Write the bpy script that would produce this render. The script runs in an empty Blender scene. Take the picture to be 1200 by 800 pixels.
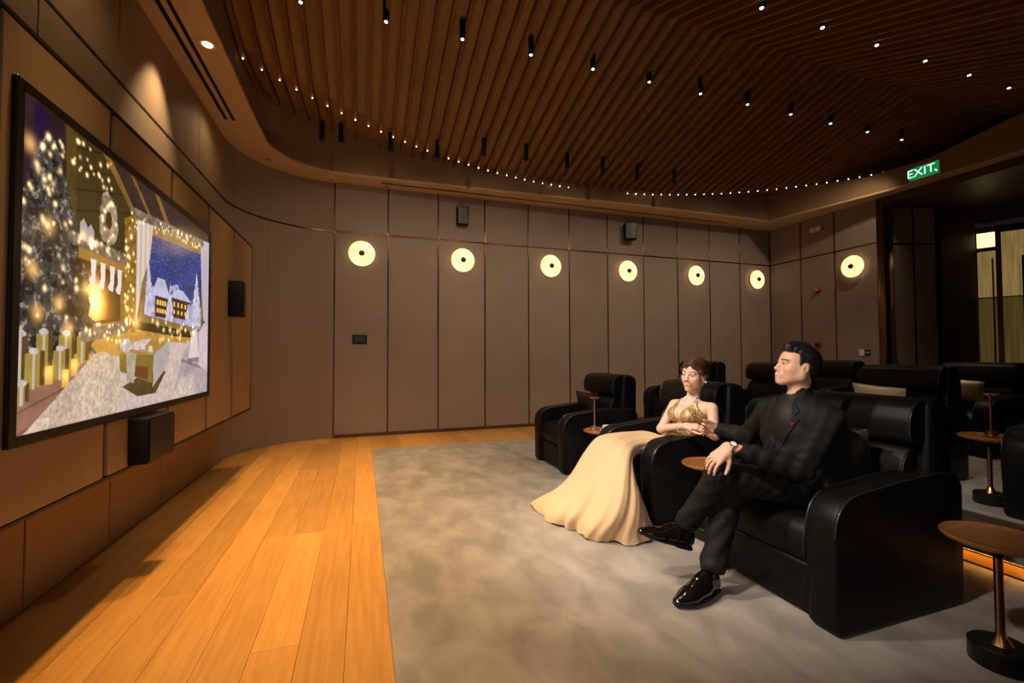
import bpy, bmesh, math, random
import numpy as np
from mathutils import Vector, Matrix

random.seed(7)
rng = np.random.default_rng(11)
C = bpy.context.scene.collection
SC = bpy.context.scene

# ------------------------------------------------------------------ camera
CAM_F, CAM_YAW, CAM_PITCH, CAM_ROLL = 517.47, math.radians(18.723), math.radians(1.5605), math.radians(-0.201)
EYE = Vector((0.0, 0.0, 1.25))
def cam_ray(r, u, F):
    c, s = math.cos(CAM_ROLL), math.sin(CAM_ROLL); r, u = r*c - u*s, r*s + u*c
    c, s = math.cos(CAM_PITCH), math.sin(CAM_PITCH); F, u = F*c - u*s, F*s + u*c
    c, s = math.cos(CAM_YAW), math.sin(CAM_YAW)
    return Vector((r*c + F*s, -r*s + F*c, u))
cd = bpy.data.cameras.new('camera'); cam = bpy.data.objects.new('camera', cd); C.objects.link(cam)
R_, U_, F_ = cam_ray(1, 0, 0), cam_ray(0, 1, 0), cam_ray(0, 0, 1)
M = Matrix.Identity(4)
for i in range(3):
    M[i][0], M[i][1], M[i][2], M[i][3] = R_[i], U_[i], -F_[i], EYE[i]
cam.matrix_world = M
cd.sensor_width = 36.0; cd.lens = CAM_F/1200*36.0; cd.clip_start = 0.02; cd.clip_end = 100
SC.camera = cam
SC.view_settings.view_transform = 'Standard'; SC.view_settings.look = 'None'
SC.view_settings.gamma = 1.0; SC.view_settings.use_curve_mapping = False
SC.view_settings.exposure = 0.0

# ------------------------------------------------------------------ world: closed dim room
w = bpy.data.worlds.new('world'); SC.world = w; w.use_nodes = True
w.node_tree.nodes['Background'].inputs[0].default_value = (0.03, 0.02, 0.014, 1)
w.node_tree.nodes['Background'].inputs[1].default_value = 0.3

def spot_lamp(name, loc, target, power, color, size_deg=60, blend=0.6, radius=0.06):
    l = bpy.data.lights.new(name, 'SPOT'); l.energy = power; l.color = color
    l.spot_size = math.radians(size_deg); l.spot_blend = blend; l.shadow_soft_size = radius
    o = bpy.data.objects.new(name, l); C.objects.link(o); o.location = loc
    o.rotation_euler = (Vector(target) - Vector(loc)).to_track_quat('-Z', 'Y').to_euler()
    return o
WARM = (1.0, 0.60, 0.24); WARM2 = (1.0, 0.76, 0.50); NEUT = (1.0, 0.86, 0.71)
# ceiling downlights over the timber strip in front of the screen
for y, p in ((1.2, .9), (2.3, 1.15), (3.4, 1.0), (4.6, .8), (5.8, .65)):
    spot_lamp('stage_downlight', (-0.92, y, 4.0), (-0.08, y, 0), 430*p, WARM, 53, 0.85, 0.08)
# unseen key lamps added at the soffit to brighten the couple
for loc, tgt, p in (((-1.25, 1.0, 3.82), (1.85, 2.35, 0.8), 820), ((-1.25, 2.4, 3.82), (2.1, 2.6, 0.7), 760),
                    ((-1.25, 3.8, 3.82), (1.6, 3.2, 0.4), 330)):
    spot_lamp('added_seat_key', loc, tgt, p, NEUT, 40, 0.8, 0.10)
# wall washer from the soffit beside the screen
spot_lamp('soffit_washer_and_fill', (-1.30, 4.20, 3.80), (-1.57, 4.14, 2.60), 95, WARM2, 66, 1.0, 0.03)
for y, p in ((1.6, 10), (2.9, 12), (5.3, 9)):  # unseen extra lamps added to lift the upper left wall
    spot_lamp('soffit_washer_and_fill', (-1.22, y, 3.80), (-1.60, y, 2.7), p, WARM2, 130, 1.0, 0.05)
# aisle downlights over the carpet and the seats
for x, y, p in ((0.9, 4.6, 1.3), (0.8, 3.2, .8), (0.7, 1.8, .7), (3.2, 4.6, .6), (5.0, 4.6, .8), (6.8, 4.4, .7), (4.6, 2.8, .15), (6.4, 2.8, .3)):
    spot_lamp('aisle_downlight', (x, y, 4.25), (x, y + 0.25, 0), 170*p, WARM2, 74, 0.8, 0.08)

# added fill lamps by the tube spotlights, aimed at the back wall
for x, p in ((0.2, 1.0), (1.7, 1.0), (3.2, .9), (4.7, .85), (6.2, .8), (7.5, .7)):
    spot_lamp('wall_fill_spot', (x, 4.3, 4.42), (x, 7.1, 1.2), 105*p, WARM2, 88, 0.9, 0.05)
# the photographer's flash beside the camera: it glints in the bronze strips
spot_lamp('camera_flash', (-0.15, -0.45, 1.62), (1.2, 4.0, 1.2), 70, (1.0, 0.9, 0.8), 100, 0.7, 0.06)

# ------------------------------------------------------------------ node helpers / materials
def mat(name, color, rough=0.5, metal=0.0, spec=0.5, noise=None, bump=None, coat=0.0, sheen=0.0, distort=0.0, emit=None, estr=0.0, sss=0.0):
    """noise=(scale, color2, stretch xyz); bump=(scale, strength, distance, stretch)"""
    m = bpy.data.materials.new(name); m.use_nodes = True
    nt = m.node_tree; b = nt.nodes['Principled BSDF']
    b.inputs['Base Color'].default_value = (*color, 1); b.inputs['Roughness'].default_value = rough
    b.inputs['Metallic'].default_value = metal; b.inputs['Specular IOR Level'].default_value = spec
    if coat: b.inputs['Coat Weight'].default_value = coat; b.inputs['Coat Roughness'].default_value = 0.06
    if sheen: b.inputs['Sheen Weight'].default_value = sheen
    if sss:
        b.inputs['Subsurface Weight'].default_value = sss; b.inputs['Subsurface Radius'].default_value = (0.012, 0.005, 0.003)
        b.inputs['Subsurface Scale'].default_value = 1.0
    if emit: b.inputs['Emission Color'].default_value = (*emit, 1); b.inputs['Emission Strength'].default_value = estr
    def coords(stretch):
        tc = nt.nodes.new('ShaderNodeTexCoord'); mp = nt.nodes.new('ShaderNodeMapping')
        mp.inputs['Scale'].default_value = stretch
        nt.links.new(tc.outputs['Object'], mp.inputs['Vector']); return mp.outputs[0]
    if noise:
        sc, c2, st = noise
        n = nt.nodes.new('ShaderNodeTexNoise'); n.inputs['Scale'].default_value = sc; n.inputs['Detail'].default_value = 7; n.inputs['Distortion'].default_value = distort
        nt.links.new(coords(st), n.inputs['Vector'])
        r = nt.nodes.new('ShaderNodeValToRGB')
        r.color_ramp.elements[0].position = 0.36; r.color_ramp.elements[0].color = (*color, 1)
        r.color_ramp.elements[1].position = 0.66; r.color_ramp.elements[1].color = (*c2, 1)
        nt.links.new(n.outputs['Fac'], r.inputs[0]); nt.links.new(r.outputs[0], b.inputs['Base Color'])
    if bump:
        sc, stg, dist, st = bump
        n = nt.nodes.new('ShaderNodeTexNoise'); n.inputs['Scale'].default_value = sc; n.inputs['Detail'].default_value = 3
        nt.links.new(coords(st), n.inputs['Vector'])
        bp = nt.nodes.new('ShaderNodeBump'); bp.inputs['Strength'].default_value = stg; bp.inputs['Distance'].default_value = dist
        nt.links.new(n.outputs['Fac'], bp.inputs['Height']); nt.links.new(bp.outputs[0], b.inputs['Normal'])
    return m
def mat_attr(name, attr='col', rough=0.5, spec=0.5, emission=0.0, sss=0.0, bump=None, coat=0.0):
    """colour read from the mesh's own colour attribute"""
    m = mat(name, (1, 1, 1), rough, 0, spec, None, bump, coat, sss=sss)
    nt = m.node_tree; b = nt.nodes['Principled BSDF']
    a = nt.nodes.new('ShaderNodeAttribute'); a.attribute_name = attr
    if emission:
        b.inputs['Base Color'].default_value = (0.01, 0.01, 0.01, 1)
        nt.links.new(a.outputs['Color'], b.inputs['Emission Color']); b.inputs['Emission Strength'].default_value = emission
    else:
        nt.links.new(a.outputs['Color'], b.inputs['Base Color'])
    return m
def vary_per_object(m, amount, hue=0.0):
    """each piece gets its own tone"""
    nt = m.node_tree; b = nt.nodes['Principled BSDF']
    inp = b.inputs['Base Color']; oi = nt.nodes.new('ShaderNodeObjectInfo')
    mr = nt.nodes.new('ShaderNodeMapRange'); mr.inputs[3].default_value = 1 - amount; mr.inputs[4].default_value = 1 + amount
    nt.links.new(oi.outputs['Random'], mr.inputs[0])
    hs = nt.nodes.new('ShaderNodeHueSaturation')
    if inp.links:
        src = inp.links[0].from_socket; nt.links.new(src, hs.inputs['Color'])
    else: hs.inputs['Color'].default_value = inp.default_value
    nt.links.new(mr.outputs[0], hs.inputs['Value']); nt.links.new(hs.outputs[0], inp)
    return m

ONE = (1, 1, 1)
MT = {}
MT['fabric'] = vary_per_object(mat('wall_fabric', (0.30, 0.238, 0.205), 0.85, spec=0.25, noise=(3.0, (0.325, 0.258, 0.222), ONE), bump=(420, 0.25, 0.001, ONE)), 0.05)
MT['leather_wall'] = vary_per_object(mat('screen_wall_leather', (0.315, 0.205, 0.105), 0.62, spec=0.35, noise=(2.0, (0.34, 0.222, 0.115), ONE), bump=(260, 0.12, 0.001, ONE)), 0.04)
MT['bronze'] = mat('dark_bronze', (0.22, 0.125, 0.07), 0.24, 1.0)
MT['gap'] = mat('dark_reveal', (0.02, 0.013, 0.009), 0.5)
MT['curve'] = mat('ribbed_fabric', (0.29, 0.225, 0.18), 0.85, spec=0.25, bump=(420, 0.25, 0.001, ONE))
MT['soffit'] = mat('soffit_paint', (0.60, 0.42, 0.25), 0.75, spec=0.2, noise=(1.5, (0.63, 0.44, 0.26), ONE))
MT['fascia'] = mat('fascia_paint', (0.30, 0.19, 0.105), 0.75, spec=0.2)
MT['backing'] = mat('ceiling_backing_veneer', (0.43, 0.265, 0.10), 0.6, spec=0.3, noise=(4, (0.36, 0.215, 0.08), (1, .12, 1)))
MT['slat'] = vary_per_object(mat('slat_timber', (0.25, 0.115, 0.042), 0.5, spec=0.35, noise=(9, (0.18, 0.08, 0.03), (4, .25, 4))), 0.12)
MT['plank'] = vary_per_object(mat('oak_plank', (0.60, 0.305, 0.080), 0.33, spec=0.4, noise=(7, (0.50, 0.24, 0.058), (6, .35, 6)), bump=(60, 0.05, 0.001, (8, .4, 8))), 0.20)
MT['under'] = mat('plank_joint', (0.22, 0.11, 0.035), 0.7)
MT['carpet'] = mat('carpet_wool', (0.225, 0.202, 0.18), 0.95, spec=0.1, noise=(4.8, (0.355, 0.32, 0.285), (1, .62, 1)), bump=(300, 0.5, 0.003, ONE), sheen=0.2, distort=0.45)
MT['black'] = mat('black_plastic', (0.006, 0.0055, 0.005), 0.6, spec=0.2)
MT['black_metal'] = mat('black_metal', (0.010, 0.009, 0.008), 0.35, 0.3)
MT['leather'] = mat('black_leather', (0.0045, 0.0040, 0.0040), 0.46, spec=0.20, noise=(14, (0.006, 0.0054, 0.0053), ONE), bump=(190, 0.16, 0.0012, ONE))
MT['piping'] = mat('leather_piping', (0.022, 0.018, 0.016), 0.30, spec=0.6)
MT['table_wood'] = mat('walnut_top', (0.36, 0.15, 0.045), 0.38, spec=0.4, noise=(6, (0.24, 0.095, 0.03), (1, 7, 1)))
MT['brass'] = mat('brushed_brass', (0.55, 0.33, 0.16), 0.28, 1.0)
MT['copper'] = mat('copper_stem', (0.72, 0.36, 0.22), 0.25, 1.0)
MT['white'] = mat('white_ceramic', (0.80, 0.78, 0.74), 0.25)
MT['lens'] = mat('lamp_lens', (1, .9, .7), 0.4, emit=(1, .74, .45), estr=3.5)
MT['lens_off'] = mat('lamp_lens_off', (.05, .04, .03), 0.25)
MT['led'] = mat('led_dot', (1, .9, .8), 0.4, emit=(1, .78, .55), estr=7)
MT['alabaster'] = mat('alabaster_glow', (.9, .8, .6), 0.4, emit=(1, .70, .36), estr=1.4)
_nt = MT['alabaster'].node_tree; _n = _nt.nodes.new('ShaderNodeTexNoise'); _n.inputs['Scale'].default_value = 9; _n.inputs['Detail'].default_value = 6; _n.inputs['Distortion'].default_value = .8
_r = _nt.nodes.new('ShaderNodeValToRGB'); _r.color_ramp.elements[0].position = .35; _r.color_ramp.elements[0].color = (1, .55, .20, 1); _r.color_ramp.elements[1].position = .62; _r.color_ramp.elements[1].color = (1, .76, .44, 1)
_t = _nt.nodes.new('ShaderNodeTexCoord'); _nt.links.new(_t.outputs['Object'], _n.inputs['Vector']); _nt.links.new(_n.outputs['Fac'], _r.inputs[0]); _nt.links.new(_r.outputs[0], _nt.nodes['Principled BSDF'].inputs['Emission Color'])
MT['door_wood'] = mat('door_post_wood', (0.10, 0.042, 0.018), 0.45, noise=(5, (0.07, 0.028, 0.012), (6, 6, .4)))
MT['red'] = mat('red_plastic', (0.35, 0.02, 0.015), 0.4)
MT['satin'] = mat('beige_satin', (0.60, 0.46, 0.28), 0.32, spec=0.6, sheen=0.4, bump=(7, 0.6, 0.02, ONE))
MT['brown_leather'] = mat('brown_black_leather', (0.018, 0.014, 0.011), 0.30, spec=0.5)

# ------------------------------------------------------------------ mesh helpers
def link_mesh(name, verts, faces, material, parent=None, smooth=False, loc=None):
    me = bpy.data.meshes.new(name); me.from_pydata([tuple(v) for v in verts], [], faces); me.update()
    if smooth: me.shade_smooth()
    for m_ in (material if isinstance(material, (list, tuple)) else [material]): me.materials.append(m_)
    o = bpy.data.objects.new(name, me); C.objects.link(o)
    if parent: o.parent = parent
    if loc is not None: o.location = loc
    return o
def from_bm(name, bm, material, parent=None, smooth=False, loc=None, sharp=35):
    bmesh.ops.recalc_face_normals(bm, faces=bm.faces[:])
    me = bpy.data.meshes.new(name); bm.to_mesh(me); bm.free()
    if smooth:
        me.shade_smooth()
        try: me.set_sharp_from_angle(angle=math.radians(sharp))
        except Exception: pass
    for m_ in (material if isinstance(material, (list, tuple)) else [material]): me.materials.append(m_)
    o = bpy.data.objects.new(name, me); C.objects.link(o)
    if parent: o.parent = parent
    if loc is not None: o.location = loc
    return o
def bm_box(bm, lo, hi, bevel=0.0, seg=1):
    vs = [bm.verts.new((x, y, z)) for x in (lo[0], hi[0]) for y in (lo[1], hi[1]) for z in (lo[2], hi[2])]
    fs = [(0, 1, 3, 2), (4, 6, 7, 5), (0, 4, 5, 1), (2, 3, 7, 6), (0, 2, 6, 4), (1, 5, 7, 3)]
    faces = [bm.faces.new([vs[i] for i in f]) for f in fs]
    if bevel:
        es = list({e for f in faces for e in f.edges})
        bmesh.ops.bevel(bm, geom=es, offset=bevel, segments=seg, profile=0.5, affect='EDGES')
    return bm
def box(name, lo, hi, material, parent=None, bevel=0.0, seg=1, loc=None, smooth=None):
    bm = bmesh.new(); bm_box(bm, lo, hi, bevel, seg)
    return from_bm(name, bm, material, parent, smooth=(bevel > 0 and seg > 1) if smooth is None else smooth, loc=loc)
def bm_prism(bm, poly, axis, a, b):
    """poly 2-D points extruded along axis from a to b"""
    def p3(p, t): return {'x': (t, p[0], p[1]), 'y': (p[0], t, p[1]), 'z': (p[0], p[1], t)}[axis]
    A = [bm.verts.new(p3(p, a)) for p in poly]; B = [bm.verts.new(p3(p, b)) for p in poly]
    n = len(poly); bm.faces.new(A); bm.faces.new(B[::-1])
    for i in range(n): bm.faces.new((A[i], B[i], B[(i+1) % n], A[(i+1) % n]))
    return A, B
def lathe(name, prof, material, parent=None, n=32, loc=None, axis='z', smooth=True, sharp=40):
    """prof: (radius, height) list, closed at both ends"""
    verts, faces = [], []
    for r, h in prof:
        for k in range(n):
            a = 2*math.pi*k/n; x, y = r*math.cos(a), r*math.sin(a)
            verts.append({'z': (x, y, h), 'y': (x, h, y), 'x': (h, x, y)}[axis])
    for i in range(len(prof)-1):
        for k in range(n):
            faces.append((i*n+k, i*n+(k+1) % n, (i+1)*n+(k+1) % n, (i+1)*n+k))
    faces.append(tuple(range(n))[::-1]); faces.append(tuple((len(prof)-1)*n+k for k in range(n)))
    bm = bmesh.new(); me = bpy.data.meshes.new('t'); me.from_pydata(verts, [], faces); bm.from_mesh(me); bpy.data.meshes.remove(me)
    bmesh.ops.remove_doubles(bm, verts=bm.verts[:], dist=1e-6)
    return from_bm(name, bm, material, parent, smooth, loc, sharp)
def tube(name, pts, r, material, parent=None, n=8, loc=None, closed=False):
    P = [Vector(p) for p in pts]; m = len(P); verts, faces = [], []
    up = Vector((0, 0, 1)); prev = None
    for i, p in enumerate(P):
        t = (P[(i+1) % m] - P[i-1]) if closed else (P[min(i+1, m-1)] - P[max(i-1, 0)])
        t.normalize()
        if prev is None:
            a = t.cross(up); a = a if a.length > 1e-3 else t.cross(Vector((1, 0, 0)))
        else: a = prev - t*prev.dot(t)
        a.normalize(); prev = a; b = t.cross(a)
        rr = r[i] if isinstance(r, (list, tuple)) else r
        for k in range(n):
            q = 2*math.pi*k/n; verts.append(p + a*(rr*math.cos(q)) + b*(rr*math.sin(q)))
    for i in range(m if closed else m-1):
        j = (i+1) % m
        for k in range(n): faces.append((i*n+k, i*n+(k+1) % n, j*n+(k+1) % n, j*n+k))
    if not closed: faces.append(tuple(range(n))[::-1]); faces.append(tuple((m-1)*n+k for k in range(n)))
    return link_mesh(name, verts, faces, material, parent, True, loc)
def tag(o, label, cat, group=None):
    o['label'] = label; o['category'] = cat
    if group: o['group'] = group
    return o
def struct(o): o['kind'] = 'structure'; return o
def empty(name, loc=(0, 0, 0), rotz=0.0):
    o = bpy.data.objects.new(name, None); C.objects.link(o); o.location = loc; o.rotation_euler = (0, 0, rotz)
    o.empty_display_size = 0.1; return o
def copy_tree(root, loc, rotz=None):
    def rec(o, parent):
        c = o.copy(); C.objects.link(c); c.parent = parent
        for ch in o.children: rec(ch, c)
        return c
    r = rec(root, None); r.location = loc
    if rotz is not None: r.rotation_euler = (0, 0, rotz)
    return r
# ================================================================== STRUCTURE
XW, XB, XR, YB = -1.57, -1.20, 8.227, 7.115      # left wall, screen wall face, right wall, back wall
ZS, ZT = 3.10, 3.84                                # bronze band, soffit
PITCH = 0.7815
YN = -3.0

# ---- floor: timber strip in front of the screen and along the back wall
floor = struct(box('floor', (XW-.1, YN, -0.12), (11.5, YB+.05, -0.012), MT['under']))
def plank(x0, x1, y0, y1):
    g = 0.0007
    return box('plank', (x0+g, y0+g, -0.012), (x1-g, y1-g, 0.0), MT['plank'], floor, bevel=0.0008)
pw = 0.1885
for i in range(9):
    x0 = XW + i*pw; x1 = x0 + pw
    y = YN + random.uniform(-1.6, 0)
    while y < YB:
        L_ = random.uniform(1.25, 2.1); a, b_ = max(y, YN), min(y+L_, YB)
        if b_ - a > 0.05: plank(x0, x1, a, b_)
        y += L_
for i in range(43):
    x0 = XW + (9+i)*pw
    plank(x0, min(x0+pw, XR), 6.085, YB)

# ---- carpet and raised platform
carpet = tag(box('carpet', (0.127, YN, -0.012), (3.40, 6.083, 0.006), MT['carpet'], bevel=0.003),
             'mottled grey beige wool carpet laid beside the oak floor', 'carpet')
PZ = 0.12
plat = tag(empty('seating_platform', (3.40, 1.5, 0)), 'low carpeted seating platform with a lit timber riser edge', 'platform')
def loc_box(name, lo, hi, m, par, bevel=0.0, seg=1):
    o = par.location
    return box(name, tuple(lo[i]-o[i] for i in range(3)), tuple(hi[i]-o[i] for i in range(3)), m, par, bevel, seg)
loc_box('platform_carpet', (3.375, YN+.005, 0.092), (XR-.005, 6.083, PZ), MT['carpet'], plat, 0.004)
loc_box('riser_board', (3.425, YN+.005, 0.006), (3.44, 6.083, 0.0915), MT['plank'], plat)
loc_box('nosing_lip', (3.375, YN+.005, 0.083), (3.380, 6.08, 0.0915), MT['bronze'], plat)
MT['led_strip'] = mat('warm_led_tape', (1, .7, .3), .5, emit=(1, .50, .12), estr=22.0)
loc_box('led_strip', (3.386, YN+.005, 0.087), (3.394, 6.08, 0.0915), MT['led_strip'], plat)

# ---- left wall behind the screen wall
def yrange(y0, y1, step, anchor):
    k = math.floor((y0-anchor)/step); ys = []
    while anchor + k*step < y1 - 1e-6:
        ys.append((max(y0, anchor+k*step), min(y1, anchor+(k+1)*step))); k += 1
    return [(a, b) for a, b in ys if b-a > 0.03]
wl = struct(box('wall_left', (XW-.15, YN, 0), (XW-.02, 5.957, 4.9), MT['gap']))
for a, b_ in yrange(YN, 5.957, 0.775, 5.957):
    for z0, z1 in ((0.0, 0.62), (0.63, ZS-.01), (ZS+.012, ZT-.004)):
        box('panel', (XW-.03, a+.006, z0), (XW, b_-.006, z1), MT['leather_wall'], wl, bevel=0.003)
box('bronze_band', (XW-.02, YN, ZS-.010), (XW+.002, 5.957, ZS+.012), MT['gap'], wl)

# ---- screen wall: a shallow box standing proud of the left wall, off the floor
ws = struct(box('wall_screen', (XW+.001, YN, 0.645), (XB-.022, 5.695, 2.47), MT['gap']))
for a, b_ in yrange(YN, 5.70, 0.7425, 5.70):
    box('panel', (XB-.024, a+.022, 0.645), (XB, b_-.022 if b_ < 5.69 else b_, 2.470), MT['leather_wall'], ws, bevel=0.004)
box('edge_trim', (XB-.026, YN, 2.474), (XB+.002, 5.70, 2.490), MT['gap'], ws)
box('edge_trim', (XB-.026, YN, 0.628), (XB+.002, 5.70, 0.641), MT['gap'], ws)
box('edge_trim', (XB-.026, 5.702, 0.630), (XB+.003, 5.714, 2.488), MT['bronze'], ws)

# ---- curved corner
def corner_pts(n, x0, y0, x1, y1):
    return [(x1 - (x1-x0)*math.cos(t), y0 + (y1-y0)*math.sin(t)) for t in [math.pi/2*k/n for k in range(n+1)]]
CX1 = -0.407
cp = corner_pts(48, XW, 5.957, CX1, YB)
def ribbon(name, pts, z0, z1, off0, off1, m, parent):
    """vertical curved slab following pts, from off0 to off1 along the outward (into room) normal"""
    n = len(pts); V = []; F = []
    for i, p in enumerate(pts):
        a, b_ = pts[max(i-1, 0)], pts[min(i+1, n-1)]
        t = Vector((b_[0]-a[0], b_[1]-a[1], 0)).normalized(); nn = Vector((t.y, -t.x, 0))
        for off in (off0, off1):
            for z in (z0, z1): V.append((p[0]+nn.x*off, p[1]+nn.y*off, z))
    for i in range(n-1):
        a, b_ = i*4, (i+1)*4
        for q in ((0, 1), (1, 3), (3, 2), (2, 0)): F.append((a+q[0], a+q[1], b_+q[1], b_+q[0]))
    F.append((0, 1, 3, 2)); F.append((n*4-4, n*4-2, n*4-1, n*4-3))
    bm = bmesh.new(); me = bpy.data.meshes.new('t'); me.from_pydata(V, [], F); bm.from_mesh(me); bpy.data.meshes.remove(me)
    return from_bm(name, bm, m, parent, smooth=True, sharp=40)
wc = struct(ribbon('wall_corner', cp, 0, 4.6, -0.10, -0.02, MT['gap'], None))
for k in range(6):
    seg = cp[k*8:(k+1)*8+1]
    ribbon('panel', seg, 0.0, ZS-.010, -0.02, 0.0 if k % 2 else -0.003, MT['curve'], wc)
    ribbon('panel', seg, ZS+.012, ZT, -0.02, 0.0 if k % 2 else -0.003, MT['curve'], wc)
ribbon('bronze_band', cp, ZS-.008, ZS+.010, -0.02, 0.006, MT['bronze'], wc)

# ---- back wall
wb = struct(box('wall_back', (CX1-.3, YB+.03, 0), (9.75, YB+.15, 4.9), MT['gap']))
xs = [CX1 + PITCH*k for k in range(12)]; xs[-1] = XR
for a, b_ in zip(xs[:-1], xs[1:]):
    box('panel', (a+.011, YB, 0.045), (b_-.011, YB+.04, ZS-.012), MT['fabric'], wb, bevel=0.004)
    box('panel', (a+.011, YB, ZS+.012), (b_-.011, YB+.04, ZT-.004), MT['fabric'], wb, bevel=0.004)
for a in xs[:-1]:
    box('bronze_strip', (a-.008, YB-.006, 0.045), (a+.008, YB+.03, ZT), MT['bronze'], wb, bevel=0.0055, seg=3)
box('bronze_band', (CX1, YB-.004, ZS-.009), (XR, YB+.03, ZS+.009), MT['bronze'], wb, bevel=0.003)
struct(box('baseboard_back', (CX1, YB-.010, 0.0), (XR, YB+.02, 0.043), MT['door_wood'], bevel=0.002))

# ---- right wall (panelled end, then the entrance recess)
wr = struct(box('wall_right', (XR+.03, 5.042, 0), (XR+.2, YB+.03, ZT+.02), MT['gap']))
ysr = [5.042, 5.75, 6.416, YB]
for a, b_ in zip(ysr[:-1], ysr[1:]):
    for z0, z1 in ((0.0, ZS-.012), (ZS+.012, ZT-.004)):
        box('panel', (XR, a+.010, z0), (XR+.04, b_-.010, z1), MT['fabric'], wr, bevel=0.004)
for a in ysr[1:]:
    a = min(a, YB-.012); box('bronze_strip', (XR-.007, a-.008, 0), (XR+.03, a+.008, ZT), MT['bronze'], wr, bevel=0.0055, seg=3)
box('bronze_band', (XR-.005, 5.042, ZS-.009), (XR+.03, YB, ZS+.009), MT['bronze'], wr, bevel=0.003)
struct(box('trim_1', (XR-.008, 4.925, 0), (XR+.22, 5.040, ZT), MT['bronze'], bevel=0.006, seg=2))
struct(box('wall_side', (XR, YN, 0), (XR+.2, 2.2, ZT+.02), MT['fabric']))
struct(box('wall_side_upper', (9.75, YN, ZT-.1), (9.9, YB+.15, 5.2), MT['fascia']))
struct(box('wall_front', (XW-.1, YN-.15, 0), (9.75, YN, 4.9), MT['fabric']))

# ---- entrance recess: angled panelled wall, timber post, lit glazed doors
def wall_seg(name, p, q, z0, z1, thick, m, parent=None, off=0.0, bevel=0.0):
    """slab whose room face runs from p to q (room on the right-hand side of p->q, i.e. toward the camera)"""
    d = Vector((q[0]-p[0], q[1]-p[1], 0)); L_ = d.length; d.normalize()
    bm = bmesh.new(); bm_box(bm, (0, -off, z0), (L_, thick, z1), bevel)
    ang = math.atan2(d.y, d.x)
    bmesh.ops.transform(bm, matrix=Matrix.Translation((p[0], p[1], 0)) @ Matrix.Rotation(ang, 4, 'Z'), verts=bm.verts[:])
    return from_bm(name, bm, m, parent)
def lerp2(p, q, t): return (p[0]+(q[0]-p[0])*t, p[1]+(q[1]-p[1])*t)
V0, V1, V2 = (8.47, 4.995), (9.214, 4.742), (9.83, 4.534)
D1, D2, D3 = (9.935, 4.29), (10.075, 3.97), (10.45, 3.1)
wv = struct(wall_seg('wall_entrance', lerp2(V0, V1, -.2), V2, 0, 3.72, .1, MT['gap'], off=-.03))
for a, b_ in ((0.02, 0.495), (0.515, 0.985)):
    for z0, z1 in ((0, ZS-.03), (ZS, 3.70)):
        wall_seg('panel', lerp2(V0, V1, a), lerp2(V0, V1, b_), z0, z1, .04, MT['fabric'], wv, bevel=.003)
for t in (0.0, .505, 1.0):
    p, q = lerp2(V0, V1, t-.014), lerp2(V0, V1, t+.014)
    wall_seg('bronze_strip', p, q, 0, 3.70, .03, MT['bronze'], wv, off=.006)
wall_seg('bronze_band', V0, V1, ZS-.027, ZS-.004, .03, MT['bronze'], wv, off=.004)
wall_seg('timber_post', lerp2(V1, V2, .10), V2, 0, 3.70, .03, MT['door_wood'], wv, off=.02, bevel=.004)
MT['pane'] = mat('lit_frosted_glass', (.3, .25, .15), .35, emit=(.62, .43, .12), estr=0.085)  # corridor light behind the glass is put in as glow
MT['pane_hi'] = mat('lit_frosted_glass_upper', (.3, .25, .15), .35, emit=(1, .66, .22), estr=0.20)  # brighter upper copy: light fading down the pane is put into the glow
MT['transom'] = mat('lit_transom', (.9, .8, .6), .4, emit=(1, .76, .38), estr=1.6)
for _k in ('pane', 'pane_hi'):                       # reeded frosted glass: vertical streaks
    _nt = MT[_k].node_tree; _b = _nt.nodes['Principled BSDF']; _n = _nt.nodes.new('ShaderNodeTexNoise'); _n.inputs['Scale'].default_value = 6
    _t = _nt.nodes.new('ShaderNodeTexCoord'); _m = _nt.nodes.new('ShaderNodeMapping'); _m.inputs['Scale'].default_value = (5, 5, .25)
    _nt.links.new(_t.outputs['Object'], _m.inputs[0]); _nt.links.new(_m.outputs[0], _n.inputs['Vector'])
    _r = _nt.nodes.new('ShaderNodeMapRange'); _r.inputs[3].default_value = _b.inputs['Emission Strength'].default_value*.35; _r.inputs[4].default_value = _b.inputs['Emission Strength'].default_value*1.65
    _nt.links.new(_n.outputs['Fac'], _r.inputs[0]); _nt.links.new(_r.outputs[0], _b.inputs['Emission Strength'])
def glazed_door(name, p, q, transom):
    d = struct(wall_seg(name, p, q, 0, 3.34, .05, MT['gap'], off=-.03))
    wall_seg('stile', p, lerp2(p, q, .10), 0, 3.34, .05, MT['bronze'], d, off=.01)
    wall_seg('stile', lerp2(p, q, .90), q, 0, 3.34, .05, MT['bronze'], d, off=.01)
    a, b_ = lerp2(p, q, .11), lerp2(p, q, .89)
    top = 2.93 if transom else 3.22
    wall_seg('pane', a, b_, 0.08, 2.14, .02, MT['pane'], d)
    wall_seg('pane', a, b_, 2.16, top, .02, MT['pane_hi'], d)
    wall_seg('rail', a, b_, 2.14, 2.16, .03, MT['bronze'], d, off=.004)
    wall_seg('rail', a, b_, top, top+.05, .05, MT['gap'], d, off=.008)
    if transom: wall_seg('transom_pane', a, b_, 3.0, 3.24, .02, MT['transom'], d)
    m = lerp2(p, q, .72); n = lerp2(p, q, .80)
    h = wall_seg('pull_handle', m, n, 0.9, 2.80, -.035, MT['black_metal'], d, off=.06, bevel=.004)
    for z in (1.0, 2.7): wall_seg('handle_bracket', m, n, z, z+.03, .0, MT['black_metal'], d, off=.06)
    return d
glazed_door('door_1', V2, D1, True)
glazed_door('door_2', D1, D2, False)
struct(wall_seg('wall_recess', D2, D3, 0, 3.72, .1, MT['door_wood']))
struct(box('wall_recess_side', (XR+.2, 2.0, 0), (11.3, 2.2, 3.72), MT['door_wood']))
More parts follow.
